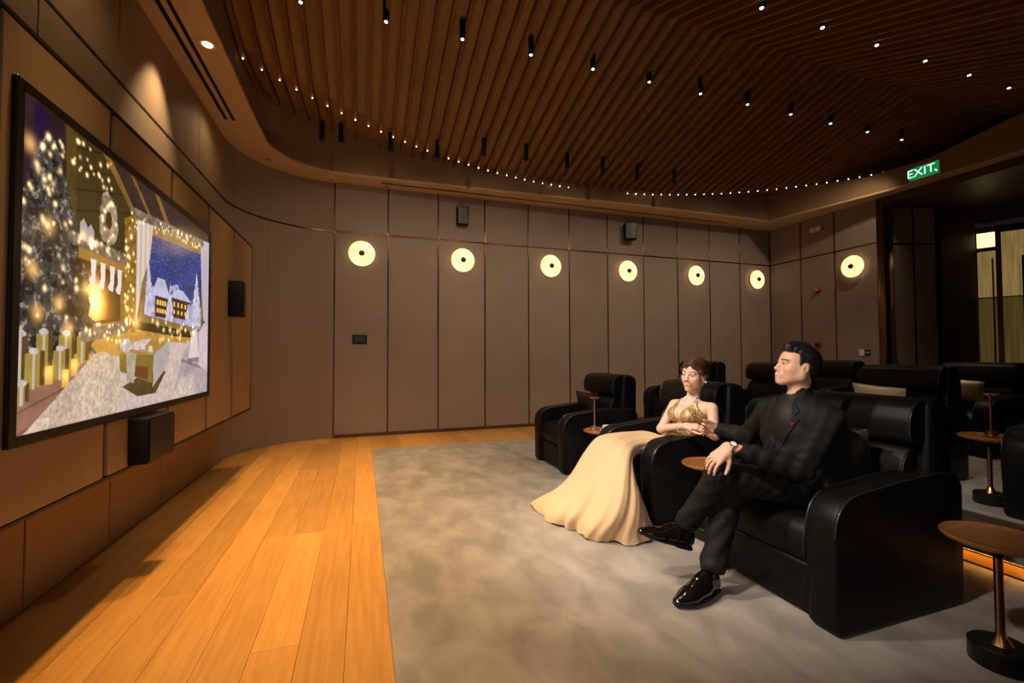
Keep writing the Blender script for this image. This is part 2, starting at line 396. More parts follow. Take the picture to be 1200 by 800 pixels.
struct(wall_seg('wall_recess_end', D3, (10.6, 2.2), 0, 3.72, .1, MT['door_wood']))
struct(box('ceiling_recess', (XR+.005, 2.0, 3.72), (11.4, 5.1, 3.82), MT['door_wood']))

# ---- ceiling: soffit ring, fascia, folded backing and timber slats
YR_, ZR_, SB, SF = 3.84, 4.80, 0.27, 0.41
YF = 1.5                                            # lower end of the near slope
def plane_z(y): return ZR_ - SB*(y-YR_) if y >= YR_ else ZR_ - SF*(YR_-y)
def arc_y(x):
    R = 8.55 if x < 3.4 else 10.5
    return 6.66 - R + math.sqrt(R*R - (x-3.4)**2)
BK = 0.125
ceil_v = []; ceil_f = []; cxs = np.linspace(XW-.1, 9.8, 60)
for x in cxs:
    ya = arc_y(min(max(x, -1.4), 9.3))
    for y, z in ((YN, ZT+.10), (YF-.05, ZT+.10), (YR_, ZR_+BK), (ya, plane_z(ya)+BK), (YB+.1, plane_z(ya)+BK+.12*(YB+.1-ya))): ceil_v.append((float(x), y, z))
for i in range(len(cxs)-1):
    for k in range(4): ceil_f.append((i*5+k, i*5+k+1, i*5+k+6, i*5+k+5))
ceiling = struct(link_mesh('ceiling', ceil_v, ceil_f, MT['backing']))
inner = [(-1.13, YN), (-1.13, 0), (-1.13, 2.0), (-1.13, 4.0), (-1.13, 5.6)] + corner_pts(10, -1.13, 5.9, -0.28, 6.76)[1:] \
    + [(0.6, 6.745), (2.0, 6.70), (4.0, 6.60), (6.0, 6.58), (7.62, 6.60), (7.80, 5.75), (7.95, 5.0), (8.05, 4.2), (8.09, 3.2), (8.09, YN)]
outer = [(XW-.02, YN), (XW-.02, 0), (XW-.02, 2.0), (XW-.02, 4.0), (XW-.02, 5.6)] + corner_pts(10, XW-.02, 5.957, CX1, YB+.02)[1:] \
    + [(0.6, YB+.02), (2.0, YB+.02), (4.0, YB+.02), (6.0, YB+.02), (XR+.02, YB+.02), (XR+.02, 5.75), (XR+.02, 5.0), (XR+.02, 4.2), (XR+.02, 3.2), (XR+.02, YN)]
V = []; F = []
for a, b_ in zip(outer, inner): V += [(a[0], a[1], ZT), (b_[0], b_[1], ZT), (b_[0], b_[1], ZT+.03), (a[0], a[1], ZT+.03)]
for i in range(len(inner)-1):
    for q in ((0, 1), (1, 2), (2, 3), (3, 0)): F.append((i*4+q[0], i*4+q[1], i*4+4+q[1], i*4+4+q[0]))
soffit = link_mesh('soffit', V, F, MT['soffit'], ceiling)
# fascia rises from the soffit edge, leaning slightly outward on the screen side
V = []; F = []
for i, (x, y) in enumerate(inner):
    ox = -0.14 if x < -1 else (-.05 if x < -.5 else 0.0)
    zt = 4.95 if x < 5.9 else {6.58: 4.20, 6.60: 4.37, 5.75: 4.295, 5.0: 4.17, 4.2: 4.16}.get(y, 4.35)
    V += [(x, y, ZT+.03), (x+ox, y, min(ZT+.28, zt-.01)), (x+ox, y, zt)]
for i in range(len(inner)-1):
    F += [(i*3, i*3+3, i*3+4, i*3+1), (i*3+1, i*3+4, i*3+5, i*3+2)]
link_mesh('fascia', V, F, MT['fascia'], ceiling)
# slot diffusers in the soffit
def slot(x0, x1, y0, y1): box('slot_diffuser', (x0, y0, ZT-.003), (x1, y1, ZT+.006), MT['black'], ceiling)
slot(-1.452, -1.418, 1.2, 5.55); slot(-1.375, -1.345, 1.2, 5.55)
slot(0.26, 6.9, 6.89, 6.925)
# slats
SW, SD = 0.042, 0.085
led_me = None
nsl = 65
for i in range(nsl):
    x = -1.22 + 0.16*i
    ya = arc_y(x)
    pts = [(YF, plane_z(YF)), (YR_, plane_z(YR_)), (ya, plane_z(ya))]
    yr = 6.70 if x < 5 else 6.57
    if yr - ya > 0.15: pts.append((yr, plane_z(ya) + 0.12*(yr-ya)))
    V = []; F = []
    for y, z in pts:
        V += [(x-SW/2, y, z), (x+SW/2, y, z), (x+SW/2, y, z+SD), (x-SW/2, y, z+SD)]
    n = len(pts)
    for k in range(n-1):
        for q in ((0, 1), (1, 2), (2, 3), (3, 0)): F.append((k*4+q[0], k*4+q[1], k*4+4+q[1], k*4+4+q[0]))
    F += [(3, 2, 1, 0), tuple(n*4-4+q for q in range(4))]
    s = link_mesh('slat', V, F, MT['slat'], ceiling)
    # one LED at the fold of each slat
    if led_me is None:
        bm = bmesh.new(); bmesh.ops.create_icosphere(bm, subdivisions=1, radius=0.0075)
        led_me = bpy.data.meshes.new('led_dot'); bm.to_mesh(led_me); bm.free(); led_me.materials.append(MT['led'])
    yl, zl = (pts[2] if len(pts) > 2 else pts[-1])
    o = bpy.data.objects.new('led_dot', led_me); C.objects.link(o); o.parent = s; o.location = (x, yl-.02, zl-.010)
# ================================================================== FIXTURES
# ---- hanging tube spotlights between the slats
def spotlight(x, y, z, length, lit, label, group):
    t = tag(empty('ceiling_spotlight', (x, y, z)), label, 'spotlight', group)
    lathe('tube', [(0, length), (.030, length), (.030, .004), (.024, 0), (0, 0)], MT['black'], t, 16)
    lathe('lens', [(0, -.001), (.018, -.001), (.015, -.008), (0, -.010)], MT['lens' if lit else 'lens_off'], t, 14)
    return t
for k in range(-1, 11):
    x = 0.205 + 0.768*k; z = 4.535; y = 4.45
    spotlight(x, y, z, plane_z(y)-z+.10, True, 'lit black tube spotlight hanging from the slats below the ceiling ridge', 'tube spotlights below the ridge')
for k in range(-2, 6):
    x = 3.50 + 0.785*k
    spotlight(x, 3.06, 4.455, .12, True, 'lit spotlight almost flush with the near slope of the slatted ceiling', 'spotlights on the near ceiling slope')
for x, y in ((-.51, 6.11), (-.28, 6.11), (.35, 6.16), (.99, 6.17), (1.6, 5.91), (2.22, 5.88), (2.9, 5.94), (3.49, 5.91), (4.15, 5.97), (4.85, 5.95)):
    spotlight(x, y, 4.02, .24, False, 'unlit black tube spotlight at the low back edge of the slats', 'unlit spotlights by the back wall')

# ---- recessed soffit downlight, smoke detectors
t = tag(empty('recessed_downlight', (-1.24, 4.244, ZT)), 'round lit recessed downlight in the soffit above the screen', 'downlight')
lathe('trim_ring', [(0, -.002), (.050, -.002), (.062, -.006), (.066, 0), (0, .004)], MT['soffit'], t, 28)
lathe('lens', [(0, -.003), (.040, -.003), (.036, -.007), (0, -.008)], MT['lens'], t, 24)
for x, y, lab in ((-1.187, 6.50, 'round ceiling sensor in the soffit at the curved corner'), (-.46, 6.95, 'small smoke detector at the start of the back wall soffit'),
             (.35, 6.99, 'tiny sprinkler head beside the long air slot')):
    t = tag(empty('smoke_detector' if y > 6.9 else 'ceiling_sensor', (x, y, ZT)), lab, 'detector')
    r = .085 if y < 6.9 else .035
    lathe('base', [(0, 0), (r, 0), (r, -.006), (r*.9, -.010), (0, -.010)], MT['soffit'], t, 24)
    lathe('cap', [(0, -.010), (r*.5, -.010), (r*.4, -.022), (0, -.024)], MT['fascia'], t, 16)

# ---- glowing disc sconces
MT['knob'] = mat('sconce_knob', (.10, .055, .02), .3, .8)
def sconce(loc, axis, label, group):
    s = tag(empty('wall_sconce', loc), label, 'sconce', group)
    sg = -1
    def pr(l): return [(r, sg*h) for r, h in l]
    lathe('wall_plate', pr([(0, 0), (.155, 0), (.155, .020), (0, .020)]), MT['gap'], s, 40, axis=axis)
    lathe('stem', pr([(0, .02), (.04, .02), (.04, .055), (0, .055)]), MT['knob'], s, 20, axis=axis)
    lathe('alabaster_disc', pr([(0, .055), (.180, .055), (.190, .062), (.192, .072), (.175, .084), (.11, .098), (0, .104)]), MT['alabaster'], s, 48, axis=axis)
    lathe('knob', pr([(0, .10), (.040, .10), (.044, .112), (.036, .130), (0, .134)]), MT['knob'], s, 24, axis=axis)
    return s
for k in range(6):
    x = -0.016 + 1.563*k
    sconce((x, YB, 2.775), 'y', ('round glowing sconce above the flat black control plate', 'round glowing sconce directly below the square set wall speaker',
        'round glowing sconce midway between the two wall speakers', 'round glowing sconce directly below the turned wall speaker',
        'round glowing sconce between the turned speaker and the corner sconce', 'round glowing sconce on the last back wall panel, at the room corner')[k], 'sconces along the back wall')
sconce((XR, 5.40, 2.76), 'x', 'round glowing alabaster sconce on the side wall by the entrance', None)

# ---- loudspeakers and wall devices
def wall_speaker(loc, w, h, d, face, label, tilt=0.0):
    t = tag(empty('wall_speaker', loc), label, 'speaker')
    if face == 'x':  body = ((0, -w/2, -h/2), (d, w/2, h/2)); gr = ((d, -w/2+.012, -h/2+.012), (d+.008, w/2-.012, h/2-.012))
    else:            body = ((-w/2, -d, -h/2), (w/2, 0, h/2)); gr = ((-w/2+.012, -d-.008, -h/2+.012), (w/2-.012, -d, h/2-.012))
    box('cabinet', *body, MT['black'], t, bevel=.008, seg=2); box('grille', *gr, MT['black_metal'], t, bevel=.003)
    if tilt: t.rotation_euler = (0, 0, tilt)
    return t
wall_speaker((XB, 3.12, .775), .36, .25, .09, 'x', 'black speaker box mounted below the big screen')
wall_speaker((XB, 4.83, 1.78), .12, .34, .12, 'x', 'tall black speaker on the panel beside the big screen')
wall_speaker((1.545, YB-.001, 3.505), .19, .30, .10, 'y', 'black speaker high on the back wall, square to the wall')
wall_speaker((4.71, YB-.06, 3.50), .22, .31, .14, 'y', 'black speaker high on the back wall, turned toward the seats', -.35)
t = tag(empty('control_panel', (-.038, YB, 1.473)), 'flat black control plate low on the back wall', 'control panel')
box('plate', (-.105, -.018, -.068), (.105, 0, .068), MT['black'], t, bevel=.006, seg=2)
box('display', (-.085, -.021, -.048), (.085, -.018, .048), MT['black_metal'], t)
t = tag(empty('fire_alarm', (XR, 6.07, 2.433)), 'small red fire alarm sounder on the side wall', 'alarm')
lathe('body', [(0, 0), (.055, 0), (.055, -.03), (.03, -.06), (0, -.06)], MT['red'], t, 20, axis='x'); lathe('dome', [(0, -.06), (.022, -.06), (.015, -.075), (0, -.078)], MT['white'], t, 14, axis='x')
t = tag(empty('call_point', (XR, 6.09, 1.393)), 'square red fire call point low on the side wall', 'call point')
box('body', (-.045, -.05, -.05), (0, .05, .05), MT['red'], t, bevel=.006, seg=2); box('button', (-.05, -.022, -.022), (-.045, .022, .022), MT['black'], t)
t = tag(empty('light_switch', (XR, 5.277, 1.245)), 'white and black switch plate beside the entrance', 'switch')
box('white_plate', (-.012, .0, -.055), (0, .085, .055), MT['white'], t, bevel=.004); box('black_plate', (-.014, -.095, -.045), (0, -.004, .045), MT['black'], t, bevel=.004)
for y in (-.07, -.035): box('button', (-.018, y-.008, -.018), (-.014, y+.008, .018), MT['white'], t)
t = tag(empty('emergency_light', (XR, 6.072, 3.60)), 'small pale emergency light box high on the side wall', 'emergency light')
box('housing', (-.05, -.11, -.05), (0, .11, .05), MT['soffit'], t, bevel=.006)
for y in (-.055, .055): box('lamp_window', (-.054, y-.04, -.03), (-.05, y+.04, .03), MT['white'], t)

# ---- exit sign
MT['exit_green'] = mat('exit_green', (.0, .2, .06), .4, emit=(.004, .20, .055), estr=1.0)
MT['exit_white'] = mat('exit_white', (1, 1, 1), .4, emit=(.75, 1.0, .9), estr=1.1)
ex = tag(empty('exit_sign', (8.06, 4.27, 3.885)), 'lit green exit sign on the fascia above the entrance', 'exit sign')
box('housing', (-.035, -.215, 0), (.0, .215, .205), MT['white'], ex, bevel=.004)
box('green_face', (-.040, -.20, .012), (-.035, .20, .193), MT['exit_green'], ex)
cu = bpy.data.curves.new('exit_text', 'FONT'); cu.body = 'EXIT'; cu.size = .175; cu.align_x = 'CENTER'; cu.align_y = 'CENTER'; cu.extrude = .001
to = bpy.data.objects.new('exit_text', cu); C.objects.link(to)
dg = bpy.context.evaluated_depsgraph_get(); me = bpy.data.meshes.new_from_object(to.evaluated_get(dg))
bpy.data.objects.remove(to); me.materials.append(MT['exit_white'])
to = bpy.data.objects.new('exit_lettering', me); C.objects.link(to); to.parent = ex
to.matrix_local = Matrix.Translation((-.0425, .02, .105)) @ Matrix(((0, 0, -1, 0), (-1, 0, 0, 0), (0, 1, 0, 0), (0, 0, 0, 1)))
# arrow tick after the word
bm = bmesh.new(); bm_prism(bm, [(-.165, .04), (-.185, .04), (-.170, .075), (-.150, .075)], 'x', -.0425, -.041); from_bm('arrow_tick', bm, MT['exit_white'], ex)
# ================================================================== BIG SCREEN with its picture (flat display content)
PW, PH = 460, 290
SY0, SY1, SZ0, SZ1 = 2.095, 4.185, 0.955, 2.225
uu, vv = np.meshgrid(np.linspace(0, 1, PW+1), np.linspace(0, 1, PH+1))
img = np.zeros((PH+1, PW+1, 3))
def vnoise(sx, sy, seed):
    r = np.random.default_rng(seed); g = r.random((int(sy)+3, int(sx)+3))
    x = uu*sx; y = vv*sy; xi = x.astype(int); yi = y.astype(int); fx = x-xi; fy = y-yi
    fx = fx*fx*(3-2*fx); fy = fy*fy*(3-2*fy)
    return (g[yi, xi]*(1-fx)+g[yi, xi+1]*fx)*(1-fy) + (g[yi+1, xi]*(1-fx)+g[yi+1, xi+1]*fx)*fy
def fbm(s, seed): return vnoise(s, s*.65, seed)*.5 + vnoise(s*2.1, s*1.4, seed+1)*.3 + vnoise(s*4.3, s*2.8, seed+2)*.2
def inside(poly):
    m = np.zeros(uu.shape, bool); n = len(poly)
    for i in range(n):
        (x0, y0), (x1, y1) = poly[i], poly[(i+1) % n]
        if y0 == y1: continue
        c = ((y0 > vv) != (y1 > vv)) & (uu < (x1-x0)*(vv-y0)/(y1-y0)+x0); m ^= c
    return m
def fill(m, col, tex=None, amt=0.3):
    c = np.array(col)[None, None, :] * np.ones(img.shape)
    if tex is not None: c = c*(1-amt+2*amt*tex)[..., None]
    img[m] = c[m]
def glow(u, v, r, col, s=1.0):
    d2 = ((uu-u)**2 + ((vv-v)*.62)**2)/(r*r); img[:] = img + np.exp(-d2)[..., None]*np.array(col)*s
T1, T2, T3 = fbm(14, 1), fbm(40, 5), fbm(90, 9)
# wall boards, dark olive
fill(uu >= -1, (.085, .060, .018), T1, .3)
brd = (np.abs(((vv*.62 - uu*.28)*22) % 1 - .5) > .46) & (uu > .15) & (uu < .42); img[brd] *= .45
fill(inside([(0, 1), (.12, 1), (.13, .30), (0, .30)]), (.045, .022, .030), T1, .5)
fill(inside([(.03, 1), (.068, 1), (.068, .76), (.03, .74)]), (.030, .012, .060))
fill(inside([(.117, 1), (.155, 1), (.162, .60), (.133, .60)]), (.13, .085, .02), T2, .3)
# rafters
fill(inside([(.24, 1), (1, 1), (1, .90), (.64, .86), (.41, .82)]), (.06, .035, .03), T2, .5)
for a in ([(.25, 1), (.29, 1), (.43, .83), (.40, .83)], [(.38, 1), (.40, 1), (.515, .865), (.49, .865)], [(.52, 1), (.55, 1), (.645, .87), (.61, .87)]):
    fill(inside(a), (.30, .17, .04), T2, .3)
# window with a blue winter night, houses and frosted trees
fill(inside([(.46, .84), (.94, .90), (.94, .36), (.44, .38)]), (.33, .22, .08), T2, .25)
W_ = inside([(.495, .79), (.925, .845), (.915, .385), (.47, .415)])
fill(W_, (.055, .095, .33), T1, .5); img[W_] *= (1.15 - .45*np.clip((vv-.45)/.4, 0, 1))[W_][:, None]
snow = (np.random.default_rng(3).random(uu.shape) > .985) & W_; img[snow] = (.55, .62, .9)
fill(W_ & (vv < .56 + .05*np.sin(uu*30) + .05*(T1-.5)), (.45, .44, .62), T2, .35)
fill(W_ & (vv < .66+.06*np.sin(uu*17+1)) & (vv > .52) & (T2 < .52), (.07, .09, .26), T2, .4)
for u0, u1, vb, vt, vp in ((.535, .625, .415, .515, .585), (.655, .80, .425, .53, .56)):
    fill(inside([(u0, vb), (u1, vb), (u1, vt), (u0, vt)]) & W_, (.10, .055, .03), T2, .3)
    fill(inside([(u0-.02, vt), (u1+.02, vt), ((u0+u1)/2+.02, vp+.02), ((u0+u1)/2-.03, vp+.02)]) & W_, (.62, .60, .80), T2, .2)
    for k in range(4):
        a = u0+.012+k*(u1-u0-.02)/4
        for b in (vb+.02, vb+.06): fill(inside([(a, b), (a+.013, b), (a+.013, b+.022), (a, b+.022)]) & W_, (1.0, .62, .16))
for uc, vb, vt, wd in ((.49, .40, .70, .040), (.64, .40, .60, .030), (.87, .40, .72, .055), (.79, .40, .52, .03)):
    tri = (np.abs(uu-uc) < wd*(1-(vv-vb)/(vt-vb))*(.7+.7*T3)) & (vv > vb) & (vv < vt) & W_
    fill(tri, (.62, .58, .72), T3, .55)
# curtains
fill(inside([(.42, .84), (.515, .84), (.50, .68), (.455, .56), (.425, .36), (.405, .36)]), (.72, .60, .52), np.abs(np.sin(uu*120))*.8+.1, .22)
fill(inside([(.90, .93), (1, .95), (1, .40), (.945, .45), (.925, .62)]), (.58, .50, .56), np.abs(np.sin(uu*110))*.8+.1, .22)
# fireplace
fill(inside([(.135, .63), (.40, .63), (.40, .30), (.19, .28), (.15, .30)]), (.34, .19, .035), T2, .3)
fill(inside([(.135, .625), (.395, .62), (.395, .575), (.135, .575)]), (.45, .26, .06), T2, .25)
fb = inside([(.176, .572), (.34, .56), (.345, .385), (.19, .345)]); fill(fb, (.10, .030, .008))
fill(inside([(.30, .56), (.34, .56), (.345, .385), (.30, .37)]), (.10, .055, .02))
g = np.exp(-(((uu-.232)/.042)**2 + ((vv-.425)/.07)**2)); gl = np.where(fb, g*(.6+.8*T2), 0)
img += gl[..., None]*np.array([2.0, 1.05, .22]); g2 = np.where(fb, np.exp(-(((uu-.235)/.022)**2+((vv-.435)/.055)**2)), 0); img += g2[..., None]*np.array([1.2, 1.1, .6])
fill(inside([(.19, .345), (.345, .385), (.345, .372), (.19, .330)]), (.12, .05, .02))
fill(inside([(.185, .335), (.38, .375), (.37, .315), (.20, .27)]), (.42, .25, .06), T2, .35)
for u0, v0 in ((.224, .585), (.262, .580), (.302, .582), (.336, .578)):                      # stockings
    fill(inside([(u0-.010, v0), (u0+.012, v0), (u0+.010, v0-.065), (u0+.006, v0-.100), (u0-.012, v0-.098), (u0-.016, v0-.085), (u0-.006, v0-.06)]), (.86, .78, .74))
# floor
fl = inside([(.17, .275), (.40, .345), (.66, .33), (1, .33), (1, 0), (0, 0), (0, .15)]); fill(fl, (.62, .36, .09), T2, .2)
fill(inside([(0, .15), (.12, .155), (.26, .24), (.2, .0), (0, 0)]), (.40, .22, .14), T2, .25)
pl = (np.abs((vv*1.0 - uu*.45)*16 % 1 - .5) > .45) & inside([(0, .16), (.14, .16), (.1, 0), (0, 0)]); img[pl] *= .6
fill(inside([(.30, .20), (.42, .29), (.72, .30), (.96, .30), (1, 0), (.3, 0)]), (.68, .56, .50), T3, .3)
rug = inside([(.02, .0), (.10, .085), (.235, .235), (.27, .245), (.33, .225), (.37, .06), (.33, 0)]); T4 = fbm(150, 40); fill(rug, (.68, .54, .43), T4, .45)
img[rug] *= (.70+.6*T1)[rug][:, None]
fill(inside([(.36, .10), (.44, .05), (.55, .05), (.62, .15), (.50, .16)]), (.14, .09, .03), T2, .4)
# coffee table with cloth and cups
fill(inside([(.342, .237), (.445, .287), (.64, .310), (.535, .232)]), (.48, .30, .08), T2, .2)
fill(inside([(.342, .237), (.535, .232), (.525, .10), (.348, .165)]), (.32, .22, .05), T2, .2)
fill(inside([(.40, .19), (.50, .175), (.50, .115), (.40, .15)]), (.22, .09, .03), T2, .2)
fill(inside([(.535, .232), (.64, .310), (.64, .19), (.53, .08)]), (.52, .47, .46), T2, .15)
fill(inside([(.375, .245), (.43, .24), (.42, .11), (.385, .12)]), (.52, .44, .34), T3, .3)
fill(inside([(.39, .26), (.46, .30), (.52, .31), (.46, .25)]), (.70, .60, .58), T3, .3)
fill(((uu-.375)/.028)**2+((vv-.272)/.03)**2 < 1, (.60, .55, .50), T3, .6)
for u, v in ((.468, .258), (.512, .247)):
    fill(((uu-u)/.022)**2+((vv-v)/.013)**2 < 1, (.55, .40, .24)); fill((np.abs(uu-u) < .012) & (vv > v) & (vv < v+.028), (.80, .70, .58))
# sofa and cushions
fill(inside([(.69, .06), (.74, .20), (.80, .30), (.88, .36), (1, .44), (1, 0), (.70, 0)]), (.52, .43, .46), T2, .3)
img[(np.abs(vv-.20+.25*(uu-.75)) < .008) & (uu > .74)] *= .6
fill(inside([(.80, .21), (.83, .37), (.88, .39), (.90, .22)]), (.80, .70, .68), T2, .12)
fill(inside([(.90, .17), (.90, .36), (.955, .43), (1, .42), (1, .12)]), (.70, .60, .62), T2, .12)
img[inside([(.80, .21), (.90, .22), (.91, .19), (.80, .19)])] *= .6
fill(inside([(.68, .0), (.72, .10), (.85, .12), (.88, 0)]), (.68, .58, .52), T3, .45)
# tree
tr = (np.abs(uu-.075) < (.012+.155*np.clip((.92-vv)/.62, 0, 1)**.85)*(.72+.55*T2)) & (vv < .92) & (vv > .235)
fill(tr, (.095, .090, .075), T3, .95); img[tr & (T3 > .64)] = (.34, .30, .25); img[tr & (T2 < .44)] *= .30
# gifts, candles
for u0, v0, u1, v1 in ((0, .15, .024, .295), (.050, .19, .094, .305), (.020, .13, .072, .245), (.112, .20, .165, .305), (.170, .205, .214, .305), (.096, .15, .146, .255), (0, .085, .034, .15)):
    fill(inside([(u0, v0), (u1, v0+.01), (u1, v1), (u0, v1-.008)]), (.46, .33, .08), T2, .15)
    fill(inside([(u1-.012, v0+.008), (u1, v0+.01), (u1, v1), (u1-.012, v1)]), (.15, .09, .03))
    m_ = (u0+u1)/2-.003; fill((np.abs(uu-m_) < .0035) & (vv > v0) & (vv < v1), (.66, .56, .50))
    fill(((uu-m_)/.013)**2+((vv-v1)/.010)**2 < 1, (.66, .58, .56), T3, .4)
for u, v in ((.085, .17), (.135, .155), (.165, .19)):
    fill((np.abs(uu-u) < .011) & (np.abs(vv-v) < .030), (.85, .50, .14)); glow(u, v+.01, .012, (1, .6, .15), .8)
# wreath, garlands, fairy lights
wr_d = np.hypot((uu-.284)/.036, (vv-.755)/.088); fill((wr_d > .38) & (wr_d < 1.15*(.8+.4*T2)), (.42, .32, .22), T3, .9)
def garland(p, q, n, wid, drop=0):
    for k in range(n):
        t = k/(n-1); u = p[0]+(q[0]-p[0])*t; v = p[1]+(q[1]-p[1])*t
        fill(((uu-u)/wid)**2+((vv-v)/(wid*1.5))**2 < .6+.6*T3, (.26, .20, .15), T3, .9)
garland((.15, .632), (.40, .628), 26, .017); garland((.20, .300), (.37, .350), 18, .017); garland((.41, .845), (.92, .915), 40, .016); garland((.41, .85), (.41, .62), 20, .012)
fill(inside([(.355, .80), (.415, .84), (.425, .33), (.40, .33), (.37, .53)]), (.34, .20, .04), T3, .7)
for u, v in ((.185, .665), (.212, .655)):
    fill(inside([(u-.013, v-.03), (u+.013, v-.03), (u+.013, v+.03), (u, v+.052), (u-.013, v+.03)]), (.55, .46, .42)); glow(u, v-.01, .010, (1, .6, .2), .8)
r_ = np.random.default_rng(21)
def lights(n, fu, s=.0045, st=1.0):
    for _ in range(n):
        u, v = fu(); glow(u, v, s*r_.uniform(.7, 1.5), (1.5, 1.05, .55), st*r_.uniform(.5, 1.3))
lights(48, lambda: (lambda v: (.075 + r_.uniform(-1, 1)*(.012+.15*max(0, (.92-v)/.62)), v))(r_.uniform(.27, .92)))
lights(22, lambda: (lambda t: (.15+.25*t, .634+r_.uniform(-.02, .02)))(r_.random()), .004)
lights(48, lambda: (lambda t: (.41+.5*t, .845+.07*t+r_.uniform(-.045, .012)))(r_.random()), .0038)
lights(40, lambda: (r_.uniform(.36, .42), r_.uniform(.36, .84)), .0040)
lights(16, lambda: (lambda a, q: (.284+.034*math.cos(a)*q, .755+.085*math.sin(a)*q))(r_.uniform(0, 6.28), r_.uniform(.6, 1)), .0035)
lights(30, lambda: (r_.uniform(.10, .30), r_.uniform(.86, .98)), .0035)
lights(22, lambda: (r_.uniform(.20, .37), r_.uniform(.28, .36)), .0035)
lights(26, lambda: (r_.uniform(.50, .86), r_.uniform(.30, .40)), .0055, .8)
for u, v in ((.035, .49), (.05, .36), (.02, .86), (.11, .40), (.14, .32), (.43, .37), (.075, .64), (.20, .47)): glow(u, v, .016, (1.1, .62, .22), .8)
glow(.42, .40, .05, (.9, .5, .1), .45); glow(.24, .44, .09, (.7, .35, .06), .35); glow(.28, .30, .09, (.6, .35, .08), .25)
img = np.clip(.92*np.clip(img, 0, 2)**1.18, 0, 1.5)

scr = tag(empty('display_screen', (XB, (SY0+SY1)/2, SZ0)), 'large black framed screen showing a Christmas living room', 'screen')
ox, oy, oz = scr.location
MT['frame'] = mat('screen_frame', (.008, .007, .007), .35)
box('casing', (0.0005, 2.055-oy, .915-oz), (.008, 4.225-oy, 2.265-oz), MT['frame'], scr, bevel=.002)
for lo, hi in (((.008, 2.055, .915), (.018, SY0, 2.265)), ((.008, SY1, .915), (.018, 4.225, 2.265)),
               ((.008, SY0, .915), (.018, SY1, SZ0)), ((.008, SY0, SZ1), (.018, SY1, 2.265))):
    box('bezel', (lo[0], lo[1]-oy, lo[2]-oz), (hi[0], hi[1]-oy, hi[2]-oz), MT['frame'], scr, bevel=.002)
pv = np.stack([np.full(uu.shape, .011), SY0 + uu*(SY1-SY0) - oy, SZ0 + vv*(SZ1-SZ0) - oz], -1).reshape(-1, 3)
ii = np.arange(PH)[:, None]*(PW+1) + np.arange(PW)[None, :]
pf = np.stack([ii, ii+1, ii+PW+2, ii+PW+1], -1).reshape(-1, 4)
def np_mesh(name, verts, quads, material, parent=None, smooth=True, cols=None):
    me = bpy.data.meshes.new(name); nq, k = quads.shape
    me.vertices.add(len(verts)); me.vertices.foreach_set('co', np.asarray(verts, np.float32).ravel())
    me.loops.add(nq*k); me.loops.foreach_set('vertex_index', quads.astype(np.int32).ravel())
    me.polygons.add(nq); me.polygons.foreach_set('loop_start', np.arange(0, nq*k, k, dtype=np.int32))
    try: me.polygons.foreach_set('loop_total', np.full(nq, k, np.int32))
    except Exception: pass
    me.update(calc_edges=True); me.validate()
    if smooth: me.shade_smooth()
    if cols is not None:
        a = me.color_attributes.new('col', 'FLOAT_COLOR', 'POINT')
        c4 = np.ones((len(verts), 4), np.float32); c4[:, :3] = cols; a.data.foreach_set('color', c4.ravel())
    for m_ in (material if isinstance(material, (list, tuple)) else [material]): me.materials.append(m_)
    o = bpy.data.objects.new(name, me); C.objects.link(o)
    if parent: o.parent = parent
    return o
MT['picture'] = mat_attr('screen_picture', rough=.16, spec=.35, emission=1.0, coat=0.0)
np_mesh('picture', pv, pf, MT['picture'], scr, False, img.reshape(-1, 3))
